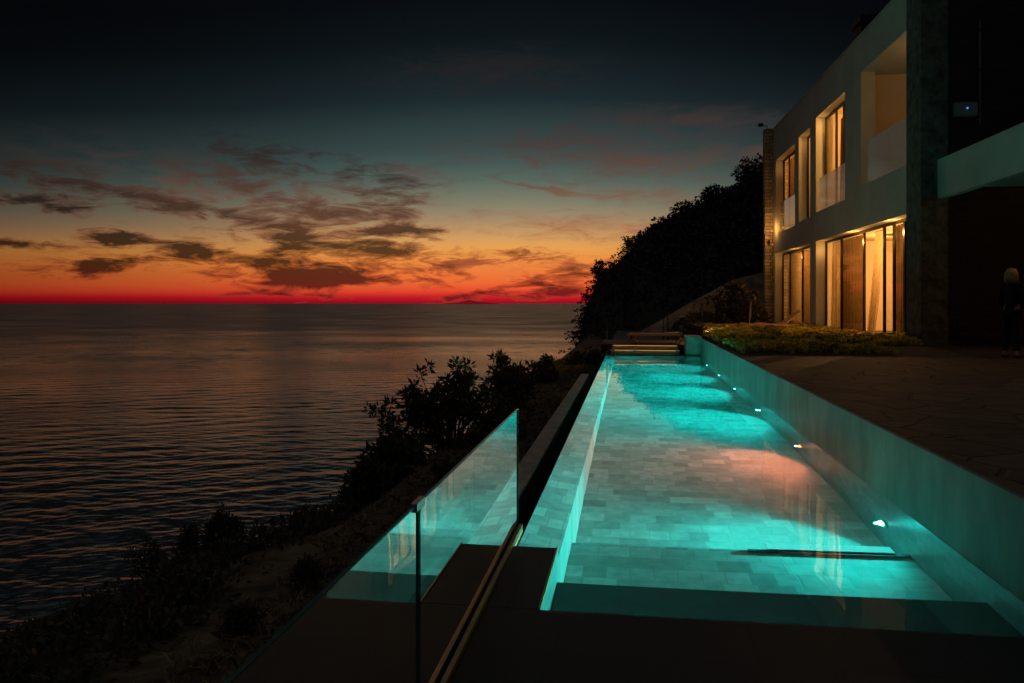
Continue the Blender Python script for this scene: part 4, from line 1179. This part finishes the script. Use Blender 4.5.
curtain('F', 8.25, 9.42, TH + 0.18, M['sheer'], 'bright sheer curtain at the far side of the big ground floor window')
curtain('F', 5.85, 8.15, TH + 0.22, M['drape'], 'brown drawn drape in the middle of the big ground floor window')
curtain('F', 3.95, 4.75, TH + 0.26, M['sheer'], 'pale curtain blowing loose in the open ground floor doorway', amp=0.05, pleats=5, gather=0.45, sweep=-0.1)
curtain('F', 1.9, 2.75, TH + 0.20, M['drape'], 'brown drape at the near end of the big ground floor window')
curtain('E', 14.5, 17.1, TH + 0.20, M['sheer'], 'pale curtain in the far part of the second ground floor window', amp=0.06)
curtain('E', 11.6, 14.4, TH + 0.22, cloth_mat('tan_drape', (0.32, 0.21, 0.09), 0.5), 'tan drape in the near part of the second ground floor window', amp=0.06)
curtain('B', 6.5, 7.5, TH + 0.15, M['sheer'], 'sheer curtain in the middle upper balcony window')
curtain('B', 8.9, 9.4, TH + 0.5, M['drape'], 'gathered brown drape at the far side of the middle upper window')
curtain('D', 14.2, 16.9, TH + 0.18, cloth_mat('amber_drape', (0.36, 0.22, 0.08), 0.5), 'amber curtain in the farthest upper window', amp=0.06)

# furniture seen through the open door
t = empty('bookcase', tuple(V_(4.72, 6.3, 0)), HR, 'dark wooden cabinet against the back wall of the lit room', 'cabinet')
mb = MB(); mb.box((-0.22, -1.6, 0), (0.24, 1.6, 1.35)); part(mb, 'carcass', M['wood_dark'], t, bevel=0.01)
for k in range(4):
    mb = MB(); mb.box((-0.245, -1.57 + k * 0.79, 0.06), (-0.222, -0.82 + k * 0.79, 1.30)); part(mb, 'door', M['wood_dark'], t, bevel=0.005)
t = empty('wall_shelf', tuple(V_(4.86, 6.2, 1.95)), HR, 'thin dark wall shelf above the cabinet inside the lit room', 'shelf')
mb = MB(); mb.box((-0.16, -1.5, 0), (0.13, 1.5, 0.05)); part(mb, 'board', M['wood_dark'], t)
for s in (-1.2, 1.2):
    mb = MB(); mb.box((-0.1, s - 0.02, -0.15), (0.13, s + 0.02, -0.002)); part(mb, 'bracket', M['dark_metal'], t)
t = empty('armchair', tuple(V_(2.4, 3.6, 0)), HR, 'red armchair inside the lit ground floor room', 'armchair')
mb = MB(); mb.box((-0.4, -0.4, 0.14), (0.4, 0.4, 0.44)); part(mb, 'seat', M['red_cloth'], t, bevel=0.05)
mb = MB(); mb.box((0.22, -0.4, 0.445), (0.42, 0.4, 1.05)); part(mb, 'backrest', M['red_cloth'], t, bevel=0.06)
for s in (-0.47, 0.41):
    mb = MB(); mb.box((-0.4, s, 0.14), (0.4, s + 0.06 + 0.0, 0.62)); part(mb, 'arm', M['red_cloth'], t, bevel=0.02)
for sx_ in (-0.34, 0.34):
    for sy_ in (-0.34, 0.34):
        MB().tube([(sx_, sy_, 0), (sx_, sy_, 0.14)], [0.018, 0.025], 8).build('leg', M['wood_dark'], t)

# room lamps
WARM = (1.0, 0.45, 0.115)
def pendant(x, y, ztop, drop, e, label, col=WARM):
    t = empty('pendant_lamp', tuple(V_(x, y, ztop)), HR, label, 'lamp', 'lamps in the villa rooms')
    MB().tube([(0, 0, 0), (0, 0, -drop)], 0.008, 6).build('cord', M['dark_metal'], t)
    MB().lathe([(0.04, -drop), (0.05, -drop + 0.0), (0.17, -drop - 0.16), (0.168, -drop - 0.16), (0.045, -drop - 0.005)], 18).build('shade', M['drape'], t)
    MB().sphere((0, 0, -drop - 0.13), 0.05).build('bulb', M['dim_bulb'], t)
    light('lamp', 'POINT', (0, 0, -drop - 0.30), e, col, t, shadow_soft_size=0.0)
pendant(1.9, 3.7, 3.42, 0.4, 360, 'pendant lamp in the near half of the ground floor living room')
pendant(2.4, 6.8, 3.42, 0.4, 520, 'pendant lamp in the far half of the ground floor living room')
pendant(2.4, 13.8, 3.42, 0.4, 400, 'pendant lamp in the far ground floor room')
pendant(1.9, 7.6, 8.30, 0.5, 330, 'pendant lamp in the middle upper bedroom')
pendant(1.9, 11.4, 8.30, 0.5, 170, 'pendant lamp in the narrow upper room')
pendant(1.9, 15.0, 8.30, 0.5, 290, 'pendant lamp in the far upper bedroom')
pendant(1.7, 1.0, 8.30, 0.3, 34, 'dim pendant lamp in the open upper loggia')
def downlight(x, y, z, e, label):
    t = empty('down_light', tuple(V_(x, y, z)), HR, label, 'lamp', 'down lights under the canopy and fin')
    MB().lathe([(0.07, 0), (0.07, -0.02), (0.055, -0.025)], 16).build('trim_ring', M['steel'], t)
    MB().lathe([(0.05, -0.026), (0.045, -0.03)], 16).build('lens', M['bulb'], t)
    light('lamp', 'POINT', (0, 0, -0.08), e, WARM, t, shadow_soft_size=0.05)
downlight(2.6, -5.4, 3.925, 30, 'small warm down light under the canopy near the person')
downlight(2.4, -9.0, 3.925, 16, 'small warm down light under the near end of the canopy')
def reveal_light(key, e, label, off=0.35):
    # recessed into the lintel
    s0, s1, z0, z1 = OPEN[key]
    t = empty('reveal_light', tuple(V_(0.16, s1 - off, z1 - 0.002)), HR, label, 'lamp', 'small lamps in the window reveals')
    MB().lathe([(0.045, 0), (0.045, -0.012), (0.03, -0.015)], 14).build('trim_ring', M['room'], t)
    MB().lathe([(0.028, -0.0155), (0.02, -0.018)], 12).build('lens', M['room'], t)
    light('lamp', 'POINT', (0, 0, -0.35), e, WARM, t, shadow_soft_size=0.0)
reveal_light('F', 6, 'tiny lamp in the reveal of the big ground floor window')
reveal_light('F', 38, 'added fill lamp in the middle of the big ground floor window lintel', 4.2)  # this and the next are added to brighten the soffit and planting bed
reveal_light('F', 34, 'added fill lamp at the near end of the big ground floor window lintel', 7.8)
reveal_light('E', 16, 'recessed lamp in the middle of the second ground floor window lintel', 3.4)
reveal_light('E', 2.2, 'tiny lamp in the reveal of the second ground floor window')
reveal_light('B', 4.5, 'tiny lamp in the reveal of the middle upper window')
reveal_light('C', 2.2, 'tiny lamp in the reveal of the narrow upper window')
reveal_light('D', 1.4, 'tiny lamp in the reveal of the farthest upper window')
# wall lamp warming the far fin
t = empty('wall_lamp', tuple(V_(-0.22, LEN - 0.004, 4.0)), HR, 'small wall lamp on the warm lit stone fin at the far end', 'lamp')
mb = MB(); mb.box((-0.05, -0.08, -0.09), (0.05, -0.001, 0.09)); part(mb, 'housing', M['dark_metal'], t, bevel=0.006)
light('lamp', 'POINT', (0, -0.7, 0.6), 26, WARM, t, shadow_soft_size=0.0)

# ------------------------------------------------------------------ person
def person():
    p = on_ray(1012, 15.2)
    t = empty('person', (p.x, p.y, TZ), R(-60), 'person with blonde hair in dark clothes standing by the stone wall', 'person')
    # faces +y locally; skeleton joints
    def skin(name, verts, edges, mat, root=0, sub=2):
        me = bpy.data.meshes.new(name)
        me.from_pydata([v[:3] for v in verts], edges, [])
        o = bpy.data.objects.new(name, me); COL.objects.link(o); o.parent = t
        o.modifiers.new('skin', 'SKIN')
        bpy.context.view_layer.objects.active = o
        if not me.skin_vertices: me.skin_vertices.new() if hasattr(me.skin_vertices, 'new') else None
        for i, v in enumerate(verts):
            r = v[3]
            me.skin_vertices[0].data[i].radius = r if hasattr(r, '__len__') else (r, r)
            me.skin_vertices[0].data[i].use_root = (i == root)
        sb = o.modifiers.new('sub', 'SUBSURF'); sb.levels = sub; sb.render_levels = sub
        me.materials.append(mat)
        for pl_ in me.polygons: pl_.use_smooth = True
        o.modifiers['skin'].use_smooth_shade = True
        return o
    J = [(0, 0, 0.93, (0.135, 0.10)), (0, 0.005, 1.10, (0.115, 0.085)), (0, 0.01, 1.28, (0.145, 0.10)), (0, 0, 1.40, (0.12, 0.08)), (0, 0.005, 1.47, 0.052), (0, 0.015, 1.52, 0.05),
         (0.17, 0, 1.385, 0.055), (0.21, -0.02, 1.12, 0.042), (0.20, 0.06, 0.90, 0.030), (-0.17, 0, 1.385, 0.055), (-0.21, -0.03, 1.12, 0.042), (-0.19, 0.10, 0.92, 0.030),
         (0.09, 0, 0.86, 0.092), (0.10, 0.02, 0.49, 0.060), (0.10, -0.02, 0.10, 0.040), (-0.09, 0, 0.86, 0.092), (-0.10, 0.01, 0.49, 0.060), (-0.12, -0.04, 0.10, 0.040),
         (0.10, -0.03, 0.045, 0.040), (0.11, 0.12, 0.03, 0.032), (-0.12, -0.05, 0.045, 0.040), (-0.14, 0.10, 0.03, 0.032), (0, 0.02, 1.60, (0.072, 0.09)), (0, 0.012, 1.67, (0.060, 0.08)),
         (0.196, 0.085, 0.83, (0.018, 0.035)), (-0.185, 0.125, 0.85, (0.018, 0.035))]
    E = [(0,1),(1,2),(2,3),(3,4),(4,5),(3,6),(6,7),(7,8),(3,9),(9,10),(10,11),(0,12),(12,13),(13,14),(0,15),(15,16),(16,17),(14,18),(18,19),(17,20),(20,21),(5,22),(22,23),(8,24),(11,25)]
    body = skin('body', J, E, M['skin'])
    # hands: fingers, face features, parts of the body mesh kept as children
    for s, hx, hy, hz in ((1, 0.195, 0.09, 0.82), (-1, -0.184, 0.13, 0.84)):
        mb = MB()
        for k, ln in enumerate((0.062, 0.072, 0.068, 0.052)):
            y = hy - 0.028 + k * 0.018
            mb.tube([(hx, y, hz), (hx - s * 0.006, y + 0.004, hz - ln * 0.5), (hx - s * 0.022, y + 0.008, hz - ln)], [0.0095, 0.0085, 0.006], 6)
        mb.tube([(hx - s * 0.004, hy + 0.03, hz + 0.035), (hx - s * 0.02, hy + 0.055, hz + 0.0), (hx - s * 0.026, hy + 0.06, hz - 0.028)], [0.011, 0.010, 0.007], 6)
        mb.build('hand', M['skin'], t)
    mb = MB(); mb.sphere((0, 0.118, 1.585), (0.012, 0.02, 0.026), 8, 6); mb.sphere((0.077, 0.015, 1.59), (0.01, 0.02, 0.032), 8, 6); mb.sphere((-0.077, 0.015, 1.59), (0.01, 0.02, 0.032), 8, 6)
    mb.sphere((0, 0.10, 1.535), (0.024, 0.012, 0.008), 8, 6)
    mb.build('face', M['skin'], t)
    for s in (-0.03, 0.03):
        MB().sphere((s, 0.098, 1.61), 0.011, 8, 6).build('eye', M['eye'], t)
    # jacket
    JJ = [(0, 0, 0.80, (0.150, 0.125)), (0, 0.005, 1.10, (0.140, 0.105)), (0, 0.01, 1.28, (0.165, 0.118)), (0, 0, 1.41, (0.13, 0.09)), (0, 0.0, 1.46, 0.066),
          (0.175, 0, 1.385, 0.072), (0.215, -0.02, 1.12, 0.058), (0.203, 0.05, 0.925, 0.044), (-0.175, 0, 1.385, 0.072), (-0.215, -0.03, 1.12, 0.058), (-0.193, 0.09, 0.945, 0.044)]
    skin('jacket', JJ, [(0,1),(1,2),(2,3),(3,4),(3,5),(5,6),(6,7),(3,8),(8,9),(9,10)], M['jacket'])
    TT = [(0, 0, 0.93, (0.148, 0.115)), (0.09, 0, 0.85, 0.104), (0.10, 0.02, 0.49, 0.074), (0.10, -0.02, 0.11, 0.058), (-0.09, 0, 0.85, 0.104), (-0.10, 0.01, 0.49, 0.074), (-0.12, -0.04, 0.11, 0.058)]
    skin('trousers', TT, [(0,1),(1,2),(2,3),(0,4),(4,5),(5,6)], M['trousers'])
    for s, y in ((0.105, 0.0), (-0.13, -0.02)):
        mb = MB(); mb.sphere((s, y + 0.03, 0.045), (0.05, 0.14, 0.045), 12, 8); mb.build('shoe', M['shoe'], t)
    # hair: cap plus shoulder-length locks
    mb = MB(); mb.sphere((0, -0.018, 1.64), (0.084, 0.098, 0.082), 16, 10)
    rng = random.Random(3)
    for k in range(46):
        an = R(rng.uniform(150, 390))
        x, y = math.cos(an) * 0.088, math.sin(an) * 0.10 - 0.012
        mb.tube([(x * 0.7, y * 0.7, 1.70), (x, y, 1.62), (x * 1.12 + rng.uniform(-.01, .01), y * 1.1, 1.53), (x * 1.15 + rng.uniform(-.02, .02), y * 1.05 + rng.uniform(-.01, .01), 1.42 + rng.uniform(-.02, .03))], [0.012, 0.018, 0.016, 0.005], 6)
    mb.build('hair', M['hair'], t)
person()

# ------------------------------------------------------------------ render settings
S.view_settings.view_transform = 'Standard'
S.view_settings.look = 'None'
S.view_settings.exposure = 0
S.view_settings.gamma = 1
S.render.engine = 'CYCLES'
c = S.cycles
c.use_denoising = True
try:
    c.denoiser = 'OPENIMAGEDENOISE'
    c.denoising_input_passes = 'RGB_ALBEDO_NORMAL'
except Exception: pass
c.max_bounces = 12; c.diffuse_bounces = 5; c.glossy_bounces = 6; c.transmission_bounces = 8; c.transparent_max_bounces = 24
c.caustics_refractive = True; c.caustics_reflective = True
c.sample_clamp_indirect = 4.0
c.blur_glossy = 0.3
